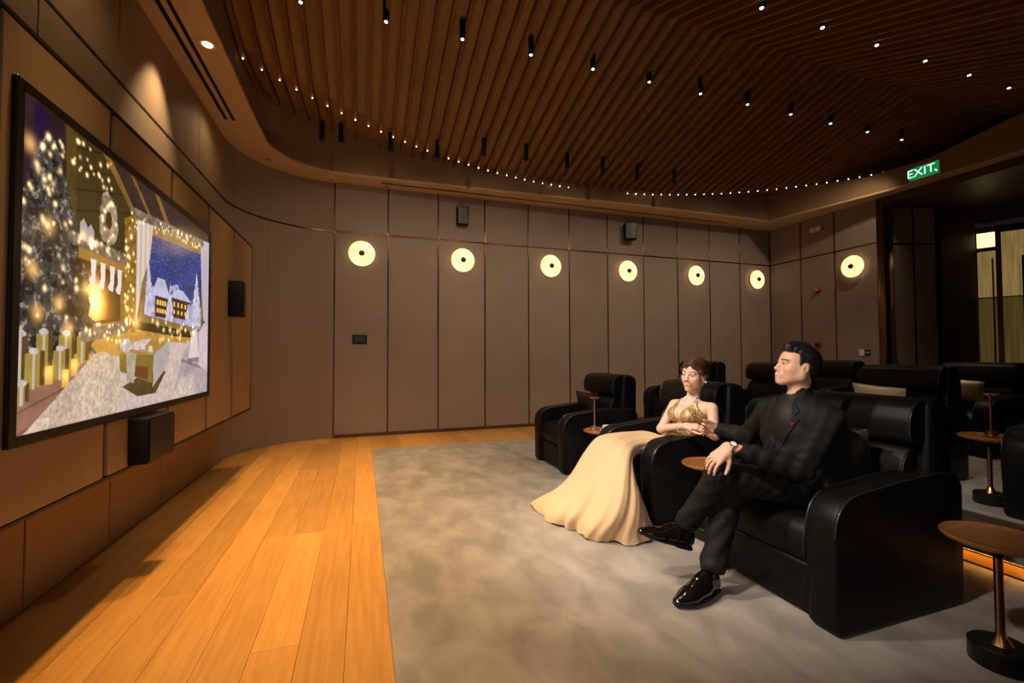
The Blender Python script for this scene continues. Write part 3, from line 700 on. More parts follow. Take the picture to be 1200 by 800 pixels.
# ================================================================== FURNITURE
CW = 0.80                                            # chair width; local frame: x forward is -X, origin at near front floor corner
def rounded_arm_profile():
    """side profile of the arm in (x, z): x=0 front, x grows to the back"""
    pts = [(0.03, 0.0), (0.0, 0.03)]
    pts += [(0.0, 0.44)]
    for k in range(1, 9):
        a = math.pi - math.pi/2*k/8; pts.append((0.155+0.155*math.cos(a), 0.455+0.155*math.sin(a)))
    pts += [(0.45, 0.640), (0.70, 0.655), (0.86, 0.640), (0.90, 0.58), (0.89, 0.03), (0.86, 0.0)]
    return pts
def make_recliner():
    r = empty('recliner')
    prof = rounded_arm_profile()
    for y0, y1 in ((0.0, 0.145), (CW-.145, CW)):
        bm = bmesh.new(); A, B = bm_prism(bm, prof, 'y', y0, y1)
        es = [e for e in bm.edges if abs(e.verts[0].co.y-e.verts[1].co.y) < 1e-5]
        bmesh.ops.bevel(bm, geom=es, offset=.024, segments=3, profile=.5, affect='EDGES')
        arm = from_bm('arm', bm, MT['leather'], r, True, sharp=50)
        yo = y0 if y0 == 0 else y1
        for yy in ((y0+.006, y1-.006)):
            tube('piping', [(p[0]+(.004 if p[0] < .4 else 0), yy, p[1]-.004) for p in prof[2:-3]], .006, MT['piping'], arm, 6)
    # seat cushion: thick rounded front
    bm = bmesh.new()
    sp = [(0.035, .265), (.020, .31), (.025, .39), (.06, .440), (.16, .462), (.40, .455), (.62, .435), (.66, .30), (.62, .25)]
    bm_prism(bm, sp, 'y', .150, CW-.150)
    bmesh.ops.bevel(bm, geom=[e for e in bm.edges if abs(e.verts[0].co.y-e.verts[1].co.y) < 1e-5], offset=.02, segments=3, profile=.5, affect='EDGES')
    seat = from_bm('seat_cushion', bm, MT['leather'], r, True, sharp=60)
    tube('piping', [(p[0]-.002, .168, p[1]) for p in sp[:5]], .004, MT['piping'], seat, 6)
    box('footrest_panel', (.030, .152, .035), (.10, CW-.152, .258), MT['leather'], r, bevel=.016, seg=3)
    box('base', (.10, .15, .02), (.84, CW-.15, .25), MT['black'], r)
    # backrest: lower cushion, headrest roll, outer shell
    bm = bmesh.new()
    bp = [(.60, .42), (.585, .55), (.615, .68), (.665, .765), (.74, .765), (.73, .42)]
    bm_prism(bm, bp, 'y', .095, CW-.095)
    bmesh.ops.bevel(bm, geom=bm.edges[:], offset=.022, segments=3, profile=.5, affect='EDGES')
    back = from_bm('back_cushion', bm, MT['leather'], r, True, sharp=60)
    for yy in (.10, CW-.10): tube('piping', [(.588, yy, .55), (.620, yy, .68), (.664, yy, .755)], .005, MT['piping'], back, 6)
    bm = bmesh.new()
    hp = [(.665, .775), (.625, .80), (.625, .90), (.655, .975), (.72, 1.005), (.80, 1.0), (.80, .775)]
    bm_prism(bm, hp, 'y', .068, CW-.068)
    bmesh.ops.bevel(bm, geom=bm.edges[:], offset=.022, segments=3, profile=.5, affect='EDGES')
    head = from_bm('headrest', bm, MT['leather'], r, True, sharp=60)
    for yy in (.072, CW-.072): tube('piping', [(.640, yy, .79), (.628, yy, .84), (.628, yy, .90), (.655, yy, .968), (.71, yy, .998)], .0055, MT['piping'], head, 6)
    bm = bmesh.new()
    kp = [(.70, .30), (.74, .985), (.80, 1.012), (.90, .985), (.925, .92), (.90, .60), (.885, .12), (.72, .12)]
    bm_prism(bm, kp, 'y', .050, CW-.050)
    bmesh.ops.bevel(bm, geom=bm.edges[:], offset=.030, segments=3, profile=.5, affect='EDGES')
    from_bm('back_shell', bm, MT['leather'], r, True, sharp=60)
    return r
proto = make_recliner()
def recliner(i, x, y, z, label, rotz=0):
    o = proto if i == 0 else copy_tree(proto, (x, y, z))
    o.location = (x, y, z); o.rotation_euler = (0, 0, rotz)
    tag(o, label, 'recliner', 'black leather recliners'); return o
FX = 1.945
recliner(0, FX, 1.38, .006, 'black leather recliner in which the man in the black suit sits')
recliner(1, FX, 2.66, .006, 'black leather recliner in which the woman in the gold gown sits')
recliner(2, FX, 4.12, .006, 'empty black leather recliner at the far end of the front row')
R2 = 4.16
recliner(3, R2, 1.02, PZ, 'black recliner on the platform beside the copper lamp, without a cushion')
recliner(4, R2+.05, 2.43, PZ, 'black recliner with a beige satin cushion directly behind the seated man')
recliner(5, R2, 3.80, PZ, 'black recliner on the platform seen between the heads of the couple')
recliner(6, R2, 5.10, PZ, 'black recliner on the platform closest to the back wall')
R3 = 6.25
recliner(7, R3, 2.80, PZ, 'rearmost black recliner with a beige satin cushion, in front of the glazed doors')
recliner(8, R3, 4.53, PZ, 'rearmost black recliner under the red fire call point')

# ---- cushions
def cushion(name, w, h, t, material, loc, rot, label):
    """pillow lying in its local yz plane, puffed along x"""
    n = 14; V = []; F = []
    for s in (1, -1):
        for i in range(n+1):
            for j in range(n+1):
                a, b_ = 2*i/n-1, 2*j/n-1
                p = (1-a*a)*(1-b_*b_); puff = t/2*max(p, 0)**.42
                sh = 1-.07*(1-abs(a))*(abs(b_)) ; sv = 1-.09*(1-abs(b_))*(abs(a))
                wr = .006*math.sin(9*a+5*b_)*p
                V.append((s*(puff+wr*.5), a*w/2*sv if True else 0, b_*h/2*sh))
    m1 = (n+1)*(n+1)
    for s in range(2):
        for i in range(n):
            for j in range(n):
                q = [s*m1+i*(n+1)+j, s*m1+(i+1)*(n+1)+j, s*m1+(i+1)*(n+1)+j+1, s*m1+i*(n+1)+j+1]
                F.append(tuple(q if s == 0 else q[::-1]))
    bm = bmesh.new(); me = bpy.data.meshes.new('t'); me.from_pydata(V, [], F); bm.from_mesh(me); bpy.data.meshes.remove(me)
    bmesh.ops.remove_doubles(bm, verts=bm.verts[:], dist=2e-4)
    root = empty(name, loc); root.rotation_euler = rot; tag(root, label, 'cushion')
    from_bm('cover', bm, material, root, True, sharp=80)
    ring = []
    for k in range(n): ring.append((-1+2*k/n, -1))
    for k in range(n): ring.append((1, -1+2*k/n))
    for k in range(n): ring.append((1-2*k/n, 1))
    for k in range(n): ring.append((-1, 1-2*k/n))
    tube('piping', [(0, a*w/2*(1-.09*(1-abs(b_))*abs(a)), b_*h/2*(1-.07*(1-abs(a))*abs(b_))) for a, b_ in ring], .005, material, root, 6, closed=True)
    return root
cushion('cushion', .44, .40, .13, MT['brown_leather'], (FX+.535, 1.79, .655), (0, -.20, .05), 'black leather cushion standing behind the seated man')
cushion('cushion', .42, .36, .12, MT['brown_leather'], (FX+.52, 4.52, .63), (0, -.25, .1), 'black leather cushion on the empty front row recliner')
cushion('cushion', .46, .24, .12, MT['satin'], (R2+.05+.55, 2.93, PZ+.69), (.06, -.28, 0), 'wide beige satin cushion on the recliner behind the man')
cushion('cushion', .42, .26, .12, MT['satin'], (R3+.55, 3.30, PZ+.68), (.10, -.28, 0), 'beige satin cushion on the rearmost recliner by the doors')

# ---- round side tables
def make_table():
    t = empty('side_table')
    lathe('table_top', [(0, .462), (.05, .462), (.135, .474), (.168, .487), (.172, .499), (.168, .503), (.160, .497), (.10, .494), (0, .494)], MT['table_wood'], t, 56)
    lathe('collar', [(0, .464), (.055, .464), (.022, .440), (.016, .42), (0, .42)], MT['black_metal'], t, 24)
    lathe('pole', [(0, .455), (.0145, .455), (.0145, .075), (0, .075)], MT['brass'], t, 20)
    lathe('foot_cone', [(0, .125), (.016, .125), (.020, .110), (.038, .078), (0, .078)], MT['brass'], t, 24)
    lathe('base_drum', [(0, .080), (.090, .080), (.097, .074), (.097, .004), (.093, 0), (0, 0)], MT['black_metal'], t, 40)
    return t
tproto = make_table()
def side_table(i, x, y, z, label):
    o = tproto if i == 0 else copy_tree(tproto, (x, y, z))
    o.location = (x, y, z); tag(o, label, 'side table', 'round walnut side tables'); return o
side_table(0, 2.42, 1.075, .006, 'round walnut side table with brass pole, bare top, beside the man')
side_table(1, 2.22, 2.42, .006, 'round walnut side table between the man and the woman')
side_table(2, 2.20, 3.80, .006, 'round walnut side table holding a white cup')
side_table(3, 4.45, 2.005, PZ, 'round walnut side table on the platform holding a copper lamp')
side_table(4, 4.45, 4.85, PZ, 'round walnut side table on the platform behind the woman')

# ---- slim cordless table lamps (small disc on a stem) and cup
def table_lamp(loc, m, h, label):
    t = tag(empty('table_lamp', loc), label, 'table lamp')
    lathe('base', [(0, 0), (.040, 0), (.040, .030), (.034, .034), (0, .034)], m, t, 24)
    lathe('stem', [(0, .034), (.009, .034), (.007, h-.02), (0, h-.02)], m, t, 14)
    lathe('disc_shade', [(0, h-.022), (.012, h-.022), (.050, h-.006), (.052, h-.001), (.046, h), (0, h)], m, t, 28)
    return t
MT['steel'] = mat('brushed_steel', (.62, .52, .45), .3, 1.0)
table_lamp((2.16, 3.86, .5025), MT['steel'], .315, 'slim steel table lamp beside the white cup')
table_lamp((4.45, 1.99, PZ+.504), MT['copper'], .315, 'slim copper table lamp on the platform table')
table_lamp((4.45, 4.88, PZ+.504), MT['steel'], .315, 'slim steel table lamp behind the head of the woman')
cup = tag(empty('tea_cup', (2.21, 3.72, .5025)), 'small white cup on a saucer', 'cup')
lathe('saucer', [(0, 0), (.035, 0), (.062, .010), (.064, .013), (.03, .006), (0, .006)], MT['white'], cup, 28)
lathe('bowl', [(0, .008), (.026, .008), (.036, .030), (.040, .060), (.036, .060), (.030, .03), (0, .016)], MT['white'], cup, 28)
tube('handle', [(.036*math.cos(.6)+.0, -.036*math.sin(.6), .050), (.055, -.03, .052), (.058, -.032, .036), (.034, -.02, .026)], .004, MT['white'], cup, 8)
# ================================================================== PEOPLE: implicit surfaces blended into one mesh
def nrm(v): v = np.asarray(v, float); return v/np.linalg.norm(v)
class Field:
    def __init__(s, lo, hi, h):
        s.lo = np.array(lo, float); s.h = h; s.n = np.ceil((np.array(hi)-s.lo)/h).astype(int)+1
        s.d = np.full(s.n, .2, np.float32); s.ax = [(s.lo[i]+h*np.arange(s.n[i])).astype(np.float32) for i in range(3)]
    def like(s):
        f = Field.__new__(Field); f.lo, f.h, f.n, f.ax = s.lo, s.h, s.n, s.ax; f.d = np.full(s.n, .2, np.float32); return f
    def win(s, lo, hi):
        a = np.clip(np.floor((np.array(lo)-s.lo)/s.h).astype(int), 0, s.n); b = np.clip(np.ceil((np.array(hi)-s.lo)/s.h).astype(int)+1, 0, s.n)
        sl = tuple(slice(int(a[i]), int(b[i])) for i in range(3))
        return sl, s.ax[0][sl[0]][:, None, None], s.ax[1][sl[1]][None, :, None], s.ax[2][sl[2]][None, None, :]
    def mix(s, sl, v, k, op='u'):
        d = s.d[sl]
        if d.size == 0: return
        v = v.astype(np.float32)
        if op == 'u':
            q = np.maximum(k-np.abs(d-v), 0)/k if k > 0 else 0; s.d[sl] = np.minimum(d, v) - q*q*k*.25
        else:
            v = -v; q = np.maximum(k-np.abs(d-v), 0)/k if k > 0 else 0; s.d[sl] = np.maximum(d, v) + q*q*k*.25
    def cone(s, a, b, ra, rb, k=.01, op='u', flat=None):
        a, b = np.asarray(a, float), np.asarray(b, float); m = max(ra, rb)+k+.025
        sl, X, Y, Z = s.win(np.minimum(a, b)-m, np.maximum(a, b)+m)
        ab = b-a; L2 = float(ab@ab)+1e-12
        px, py, pz = X-a[0], Y-a[1], Z-a[2]
        t = np.clip((px*ab[0]+py*ab[1]+pz*ab[2])/L2, 0, 1)
        dx, dy, dz = px-t*ab[0], py-t*ab[1], pz-t*ab[2]
        if flat is not None:                                    # (axis, factor): squash the section along axis
            ax_, f_ = nrm(flat[0]), flat[1]; q = dx*ax_[0]+dy*ax_[1]+dz*ax_[2]; e = q*(1/f_-1)
            dx, dy, dz = dx+e*ax_[0], dy+e*ax_[1], dz+e*ax_[2]
            g = (np.sqrt(dx*dx+dy*dy+dz*dz) - (ra+(rb-ra)*t))
            s.mix(sl, np.where(g < 0, g*f_, g*f_), k, op); return
        s.mix(sl, np.sqrt(dx*dx+dy*dy+dz*dz) - (ra+(rb-ra)*t), k, op)
    def ell(s, c, r, k=.01, R=None, op='u'):
        c = np.asarray(c, float); r = np.asarray(r, float); m = r.max()+k+.025
        sl, X, Y, Z = s.win(c-m, c+m); px, py, pz = X-c[0], Y-c[1], Z-c[2]
        if R is not None:
            R = np.asarray(R, float); px, py, pz = [px*R[0, i]+py*R[1, i]+pz*R[2, i] for i in range(3)]
        k0 = np.sqrt((px/r[0])**2+(py/r[1])**2+(pz/r[2])**2); k1 = np.sqrt((px/r[0]**2)**2+(py/r[1]**2)**2+(pz/r[2]**2)**2)+1e-9
        s.mix(sl, k0*(k0-1)/k1, k, op)
    def grid(s): return s.ax[0][:, None, None], s.ax[1][None, :, None], s.ax[2][None, None, :]
    def cut(s, p, n, k=.004):                                   # keep the side opposite to n
        X, Y, Z = s.grid(); n = nrm(n); v = ((X-p[0])*n[0]+(Y-p[1])*n[1]+(Z-p[2])*n[2]).astype(np.float32)
        q = np.maximum(k-np.abs(s.d-v), 0)/k; s.d = np.maximum(s.d, v)+q*q*k*.25
    def mesh(s):
        d = s.d; ins = d < 0; nx, ny, nz = d.shape
        c = ins[:-1, :-1, :-1].astype(np.int8)
        for o in ((1, 0, 0), (0, 1, 0), (0, 0, 1), (1, 1, 0), (1, 0, 1), (0, 1, 1), (1, 1, 1)):
            c = c + ins[o[0]:nx-1+o[0], o[1]:ny-1+o[1], o[2]:nz-1+o[2]]
        cells = np.argwhere((c > 0) & (c < 8)); idx = np.full((nx-1, ny-1, nz-1), -1, np.int32); idx[tuple(cells.T)] = np.arange(len(cells))
        acc = np.zeros((len(cells), 3)); cnt = np.zeros(len(cells))
        cor = [(i, j, k) for i in (0, 1) for j in (0, 1) for k in (0, 1)]
        val = {q: d[cells[:, 0]+q[0], cells[:, 1]+q[1], cells[:, 2]+q[2]].astype(float) for q in cor}
        for q in cor:
            for a in range(3):
                if q[a]: continue
                e = list(q); e[a] = 1; e = tuple(e); v0, v1 = val[q], val[e]; m = (v0 < 0) != (v1 < 0)
                t = np.where(m, v0/(v0-v1+1e-20), 0); p = np.array(q, float)[None, :]+np.zeros((len(cells), 3)); p[:, a] += t
                acc[m] += p[m]; cnt[m] += 1
        verts = s.lo + (cells + acc/cnt[:, None])*s.h
        Q = []
        for a in range(3):
            b, c_ = (a+1) % 3, (a+2) % 3
            sl0 = [slice(None)]*3; sl1 = [slice(None)]*3; sl0[a] = slice(0, -1); sl1[a] = slice(1, None)
            i0, i1 = ins[tuple(sl0)], ins[tuple(sl1)]
            E_ = np.argwhere(i0 != i1); E_ = E_[(E_[:, b] > 0) & (E_[:, c_] > 0) & (E_[:, b] < d.shape[b]-1) & (E_[:, c_] < d.shape[c_]-1)]
            def at_(db, dc):
                t = E_.copy(); t[:, b] += db; t[:, c_] += dc; return idx[tuple(t.T)]
            q = np.stack([at_(-1, -1), at_(0, -1), at_(0, 0), at_(-1, 0)], 1)
            fl = ~i0[tuple(E_.T)]; q[fl] = q[fl][:, ::-1]; Q.append(q)
        Q = np.concatenate(Q); Q = Q[(Q >= 0).all(1)]
        return verts, Q
def smooth_mesh(v, q, n=2, lam=.5):
    for _ in range(n):
        acc = np.zeros_like(v); cnt = np.zeros(len(v))
        for a, b in ((0, 1), (1, 2), (2, 3), (3, 0)):
            np.add.at(acc, q[:, a], v[q[:, b]]); np.add.at(acc, q[:, b], v[q[:, a]]); np.add.at(cnt, q[:, a], 1); np.add.at(cnt, q[:, b], 1)
        v = v + lam*(acc/np.maximum(cnt, 1)[:, None]-v)
    return v
def largest_piece(v, q):
    lab = np.arange(len(v))
    while True:
        m = lab[q].min(1); new = lab.copy()
        for k in range(4): np.minimum.at(new, q[:, k], m)
        new = new[new]
        if (new == lab).all(): break
        lab = new
    ids, cnt = np.unique(lab, return_counts=True); keep = lab == ids[cnt.argmax()]
    mp = np.cumsum(keep)-1; return v[keep], mp[q[keep[q].all(1)]]
def field_obj(name, f, material, parent, colf=None, sm=1):
    v, q = largest_piece(*f.mesh()); v = smooth_mesh(v, q, sm)
    cols = colf(v) if colf is not None else None
    o = np.array(parent.location) if parent else np.zeros(3)
    return np_mesh(name, v-o, q, material, parent, True, cols)
def frame(fwd, up):
    f = nrm(fwd); l = nrm(np.cross(up, f)); u = np.cross(f, l); return np.stack([f, l, u], 1)   # columns: forward, left, up

# ---- head in local coordinates (x forward, y left, z up; origin mid-skull at eye height), metres
class Head:
    def __init__(s, O, fwd, up, sc=1.0, female=False): s.O = np.array(O, float); s.R = frame(fwd, up); s.s = sc; s.fem = female
    def P(s, p): return s.O + s.R @ (np.array(p, float)*s.s)
    def L(s, v): return ((v-s.O) @ s.R)/s.s
    def ell(s, F, c, r, k=.01, op='u', rot=None):
        R = s.R if rot is None else s.R @ np.array(rot); F.ell(s.P(c), np.array(r)*s.s, k*s.s, R, op)
    def cone(s, F, a, b, ra, rb, k=.01, op='u'): F.cone(s.P(a), s.P(b), ra*s.s, rb*s.s, k*s.s, op)
    def build(s, F):
        fm = s.fem
        s.ell(F, (-.014, 0, .036), (.096, .074, .080), .02)                     # skull
        s.ell(F, (.036, 0, .030), (.058, .062, .066), .03)                      # forehead
        s.ell(F, (.040, 0, -.040), (.050, .056 if fm else .060, .068), .03)     # mid face
        jw = .046 if fm else .055
        for y in (-1, 1):
            s.cone(F, (-.004, y*jw, -.052), (.066, y*.012, -.098), .020 if fm else .024, .016 if fm else .019, .025)
            s.cone(F, (-.008, y*.064, -.010), (-.002, y*jw, -.055), .016, .018, .03)
            s.ell(F, (.060, y*.040, -.026), (.026, .020, .020), .02)            # cheek
        for y in (-1, 1): s.ell(F, (.018, y*.046, -.030), (.050, .022, .050), .025)
        s.ell(F, (.078, 0, -.100), (.017, .019 if fm else .024, .014), .02)     # chin
        for y in (-1, 1):
            s.ell(F, (.099, y*.032, .001), (.016, .020, .0125), .012, 'd')      # sockets
            s.cone(F, (.090, y*.013, .021), (.080, y*.050, .020), .0085 if not fm else .006, .006, .012)
        s.cone(F, (.087, 0, .016), (.108, 0, -.028), .0075 if fm else .0095, .0095 if fm else .011, .012)   # nose
        s.ell(F, (.1085, 0, -.030), (.012, .0105, .0095), .008)
        for y in (-1, 1): s.ell(F, (.100, y*.0125, -.034), (.0105, .0075, .0075), .006)
        for y in (-1, 1):                                                        # eye ball + lids
            s.ell(F, (.0805, y*.032, .0015), (.0125, .0145, .0115), .003)
            s.cone(F, (.0865, y*.018, .0075), (.0835, y*.046, .0065), .0040, .0032, .004)
            s.cone(F, (.0880, y*.020, -.0075), (.0835, y*.044, -.0055), .0032, .0028, .004)
        # smiling mouth
        s.ell(F, (.089, 0, -.064), (.016, .030, .022), .02)
        s.cone(F, (.1015, 0, -.0560), (.0875, .027, -.0515), .0052, .0030, .004); s.cone(F, (.1015, 0, -.0560), (.0875, -.027, -.0515), .0052, .0030, .004)
        s.cone(F, (.0990, 0, -.0715), (.0870, .025, -.0560), .0062, .0030, .004); s.cone(F, (.0990, 0, -.0715), (.0870, -.025, -.0560), .0062, .0030, .004)
        for y in (-1, 1):                                                        # ears
            s.ell(F, (-.010, y*.077, -.006), (.019, .008, .031), .006, rot=Matrix.Rotation(-.25, 3, 'Y'))
            s.ell(F, (-.006, y*.086, -.003), (.010, .006, .018), .004, 'd')
    def colors(s, v, skin, lip, brow, cols, browup=0):
        q = s.L(v); x, y, z = q[:, 0], np.abs(q[:, 1]), q[:, 2]
        def put(w, c): cols[:] = cols*(1-w[:, None]) + np.array(c)*w[:, None]
        near = (np.abs(x-.05) < .12) & (y < .12) & (np.abs(z) < .14)
        bl = np.exp(-(((y-.045)/.022)**2+((z+.030)/.020)**2))*(x > .03)*near; put(.35*bl, (skin[0]*1.0, skin[1]*.72, skin[2]*.66))
        # eyes
        e = (((y-.032)/.0120)**2+((z-.001)/.0052)**2)
        put(np.clip(1.6-1.3*e, 0, 1)*(x > .070)*near, (.55, .50, .46))
        ir = (((y-.032)/.0052)**2+((z-.0015)/.0056)**2); put(np.clip(2.2-2*ir, 0, 1)*(x > .075)*near, (.018, .010, .007))
        ll = np.exp(-(((y-.032)/.0145)**4)-((z-.0068)/.0022)**2)*(x > .068)*near; put(np.clip(ll*1.2, 0, 1), (.02, .012, .01))
        # brows
        zb = .0245 + .004*np.clip((y-.012)/.03, 0, 1) - .006*np.clip((y-.040)/.016, 0, 1) + browup
        b = np.exp(-((z-zb)/(.0038 if s.fem else .0050))**2)*(y > .011)*(y < .055)*(x > .05)*near; put(np.clip(b*1.15, 0, 1)*.92, brow)
        # lips and teeth
        zc = -.0620 + .010*np.clip(y/.027, 0, 1)**1.5
        lp = (y < .029)*(x > .076)*near*(np.abs(z-zc) < .0125*(1-.55*(y/.029)**2)); put(lp*1.0, lip)
        te = (y < .021)*(x > .074)*near*(np.abs(z-zc-.0008) < .0048*(1-.8*(y/.021)**2)); put(te*1.0, (.74, .70, .66))
        no = np.exp(-(((y-.0085)/.0042)**2+((z+.0395)/.003)**2))*(x > .09)*near; put(np.clip(no, 0, 1)*.8, (skin[0]*.25, skin[1]*.15, skin[2]*.12))
        return cols

def hand(F, W, f, n, thumb, sc=1.0, curl=(.3, .4, .3), tdir=None, tcurl=.4, spread=.06, k=.006, percurl=None):
    """W wrist; f fingers; n back of the hand; thumb=+1/-1 which side (n x f)*thumb; returns finger-tip list"""
    f, n = nrm(f), nrm(n); n = nrm(n-f*(n@f)); t = np.cross(n, f)*thumb
    W = np.array(W, float); tips = []
    off = (.030, .010, -.010, -.028); kl = (.088, .091, .086, .078); ln = (.072, .080, .074, .058); rad = (.0088, .0090, .0085, .0075)
    kn = [W + sc*(f*kl[i] + t*off[i] + n*(.003 if i in (1, 2) else 0)) for i in range(4)]
    for i in range(4):
        F.cone(W + sc*(t*off[i]*.55 + f*.005), kn[i], .0150*sc, .0115*sc, .016*sc)
    F.cone(W + sc*(f*.03+t*.018-n*.006), W + sc*(f*.07+t*.020-n*.004), .014*sc, .010*sc, .015*sc)
    for i in range(4):
        p = kn[i]; a = 0.0; d0 = nrm(f + t*spread*(1.5-i))
        cc = curl if percurl is None else percurl[i]
        for j, fr in enumerate((.44, .31, .25)):
            a += cc[j]; d = d0*math.cos(a) - n*math.sin(a); q = p + d*(ln[i]*fr*sc)
            r0 = rad[i]*sc*(1-.10*j); F.cone(p, q, r0, r0*.90, k*sc*.6 if j else k*sc); p = q
        tips.append((p, d))
    td = nrm(f*.62+t*.70-n*.30) if tdir is None else nrm(f*tdir[0]+t*tdir[1]+n*tdir[2])
    p = W + sc*(f*.022+t*.020-n*.006); q = p + td*.044*sc; F.cone(p, q, .0150*sc, .0115*sc, .012*sc)
    d = nrm(td + f*tcurl*.8 - t*tcurl*.4); p2 = q + d*.032*sc; F.cone(q, p2, .0108*sc, .0095*sc, .004*sc)
    d = nrm(d + f*tcurl*.5 - t*tcurl*.5); p3 = p2 + d*.026*sc; F.cone(p2, p3, .0095*sc, .0080*sc, .004*sc); tips.append((p3, d))
    return tips

SKIN_M, SKIN_W = (.68, .40, .275), (.76, .48, .36)
MT['skin'] = mat_attr('skin', rough=.48, spec=.4, sss=.12)
MT['hair_m'] = mat('black_hair', (.010, .009, .009), .38, spec=.5, bump=(90, .6, .004, (1, 1, 6)))
MT['hair_w'] = mat('brown_hair', (.070, .026, .012), .38, spec=.5, bump=(110, .6, .004, (1, 1, 5)))
MT['suit'] = mat('black_wool', (.0075, .0068, .0066), .72, spec=.25, bump=(9, .45, .02, ONE))
MT['shirt'] = mat('black_shirt', (.008, .007, .007), .6, spec=.3)
MT['sock'] = mat('black_sock', (.010, .010, .011), .85, spec=.2)
MT['patent'] = mat('patent_leather', (.004, .0035, .0035), .12, spec=.7, coat=.6)
MT['steel_w'] = mat('watch_steel', (.75, .72, .68), .2, 1.0)
MT['dial'] = mat('watch_dial', (.75, .74, .72), .3)
MT['sequin'] = mat('gold_sequins', (.78, .55, .27), .34, .35, noise=(95, (.16, .075, .025), ONE), bump=(120, .9, .004, ONE))
MT['silver'] = mat('crystal_silver', (.86, .84, .83), .15, 0.0, spec=.9)
MT['nail'] = mat('red_nail', (.30, .01, .02), .2)
# ================================================================== MAN
man = tag(empty('person', (2.15, 1.78, .45)), 'man in a black suit with crossed legs holding the hand of the woman', 'person')
HM = Head((2.232, 1.775, 1.172), (-.90, .40, .20), (.14, -.10, .98), .93)
F = Field((1.46, 1.38, .50), (2.46, 2.66, 1.31), .0032)
HM.build(F)
neck0 = HM.P((-.030, 0, -.070)); chest_top = np.array((2.235, 1.785, .955))
F.cone(neck0, chest_top, .049, .054, .03); F.cone(HM.P((-.02, 0, -.02)), neck0, .052, .050, .02)
SHL, SHR = np.array((2.215, 1.595, .905)), np.array((2.26, 1.975, .905))
ELL, WRL = np.array((1.975, 1.565, .700)), np.array((1.715, 1.735, .782))
ELR, WRR = np.array((2.30, 2.16, .730)), np.array((2.285, 2.400, .733))
F.cone((2.245, 1.785, .86), (2.23, 1.785, .60), .075, .085, .03)
F.cone(SHL+(0, .02, -.015), SHR+(0, -.02, -.015), .045, .045, .03)
for a, b, c in ((SHL, ELL, WRL), (SHR, ELR, WRR)):
    F.cone(a-(0, 0, .01), b, .042, .038, .02); F.cone(b, c, .036, .027, .02)
tL = hand(F, WRL, (-.78, .16, -.60), (-.50, -.30, .80), +1, 1.0, (.15, .45, .35), tdir=(.70, .55, -.45), tcurl=.3, spread=.09)
tR = hand(F, WRR, (-.93, .33, .12), (.30, .93, .12), +1, 1.0, (.55, .75, .5), tdir=(.80, .50, -.20), tcurl=.35, spread=.02)
def man_col(v):
    c = np.tile(np.array(SKIN_M), (len(v), 1)); HM.colors(v, SKIN_M, (.52, .22, .17), (.012, .010, .009), c); return c
body = field_obj('body', F, MT['skin'], man, man_col)
# hair: swept up front, short sides
G = Field(HM.O-.17, HM.O+.19, .0032)
HM.ell(G, (-.020, 0, .052), (.100, .082, .080), .02); HM.ell(G, (.020, 0, .092), (.072, .060, .036), .03)
HM.cone(G, (.075, .030, .098), (.055, -.040, .112), .024, .022, .02); HM.cone(G, (.050, .02, .120), (-.02, 0, .128), .020, .018, .03)
HM.ell(G, (-.060, 0, .0), (.055, .068, .075), .03)
for y in (-1, 1): HM.cone(G, (.022, y*.068, .045), (.010, y*.071, -.012), .012, .005, .015)
# carve face and neck line
fm = np.array(HM.R)
def cutloc(p, n, k=.008): G.cut(HM.P(p), HM.R @ np.array(n, float), k)
X, Y, Z = G.grid(); q = np.stack(np.broadcast_arrays(X, Y, Z), -1).astype(np.float32); ql = ((q-HM.O) @ HM.R)
facecut = np.maximum(ql[..., 0]-.026 - .25*np.clip(ql[..., 2]-.04, 0, .03), -9)          # in front of the temple line
facecut = np.minimum(facecut, .070 - ql[..., 2] + .10*np.clip(ql[..., 0]-.03, 0, 1))       # and below the hairline
G.d = np.maximum(G.d, facecut.astype(np.float32))
low = (-.072 - .10*ql[..., 0]) - ql[..., 2]; G.d = np.maximum(G.d, low.astype(np.float32))
ear = np.maximum(.0, 0) + np.sqrt(((ql[..., 0]+.008)/1.0)**2+((ql[..., 2]+.004)/1.45)**2) - .024
G.d = np.where(np.abs(ql[..., 1]) > .060, np.maximum(G.d, -ear.astype(np.float32)), G.d)
G.d += (.0022*np.sin(ql[..., 1]*420+np.sin(ql[..., 0]*60)*2)*np.clip(ql[..., 2]/.05, 0, 1)).astype(np.float32)
field_obj('hair', G, MT['hair_m'], man)
# jacket
J = Field((1.66, 1.40, .40), (2.52, 2.48, 1.10), .0042)
J.cone(SHL+(0.01, .02, .005), SHR+(.01, -.02, .005), .072, .072, .05)
J.ell((2.235, 1.785, .80), (.125, .205, .19), .06); J.ell((2.225, 1.785, .62), (.130, .190, .16), .06)
J.cone((2.24, 1.70, .93), (2.25, 1.87, .93), .075, .075, .05)
J.cone((2.245, 1.785, .95), (2.252, 1.783, 1.035), .086, .064, .04)
J.cone((2.27, 1.72, .86), (2.27, 1.85, .86), .10, .10, .06)
J.cone(SHL+(0, 0, -.002), ELL, .072, .058, .035); J.cone(ELL, WRL+(ELL-WRL)*.10, .060, .043, .02)
J.cone(SHR, ELR, .072, .058, .035); J.cone(ELR, WRR+(ELR-WRR)*.06, .060, .041, .02)
J.cone((2.10, 1.66, .57), (2.16, 1.90, .56), .060, .06, .05)                   # skirt of the jacket
J.cone((2.26, 1.62, .53), (2.28, 1.94, .53), .085, .085, .05)
X, Y, Z = J.grid()
J.d += (.0035*np.sin(X*55+Z*70+np.sin(Y*40)*1.4) * np.clip(1-np.abs(Z-.72)/.3, 0, 1) + .0028*np.sin(Y*80-X*46+Z*30)).astype(np.float32)
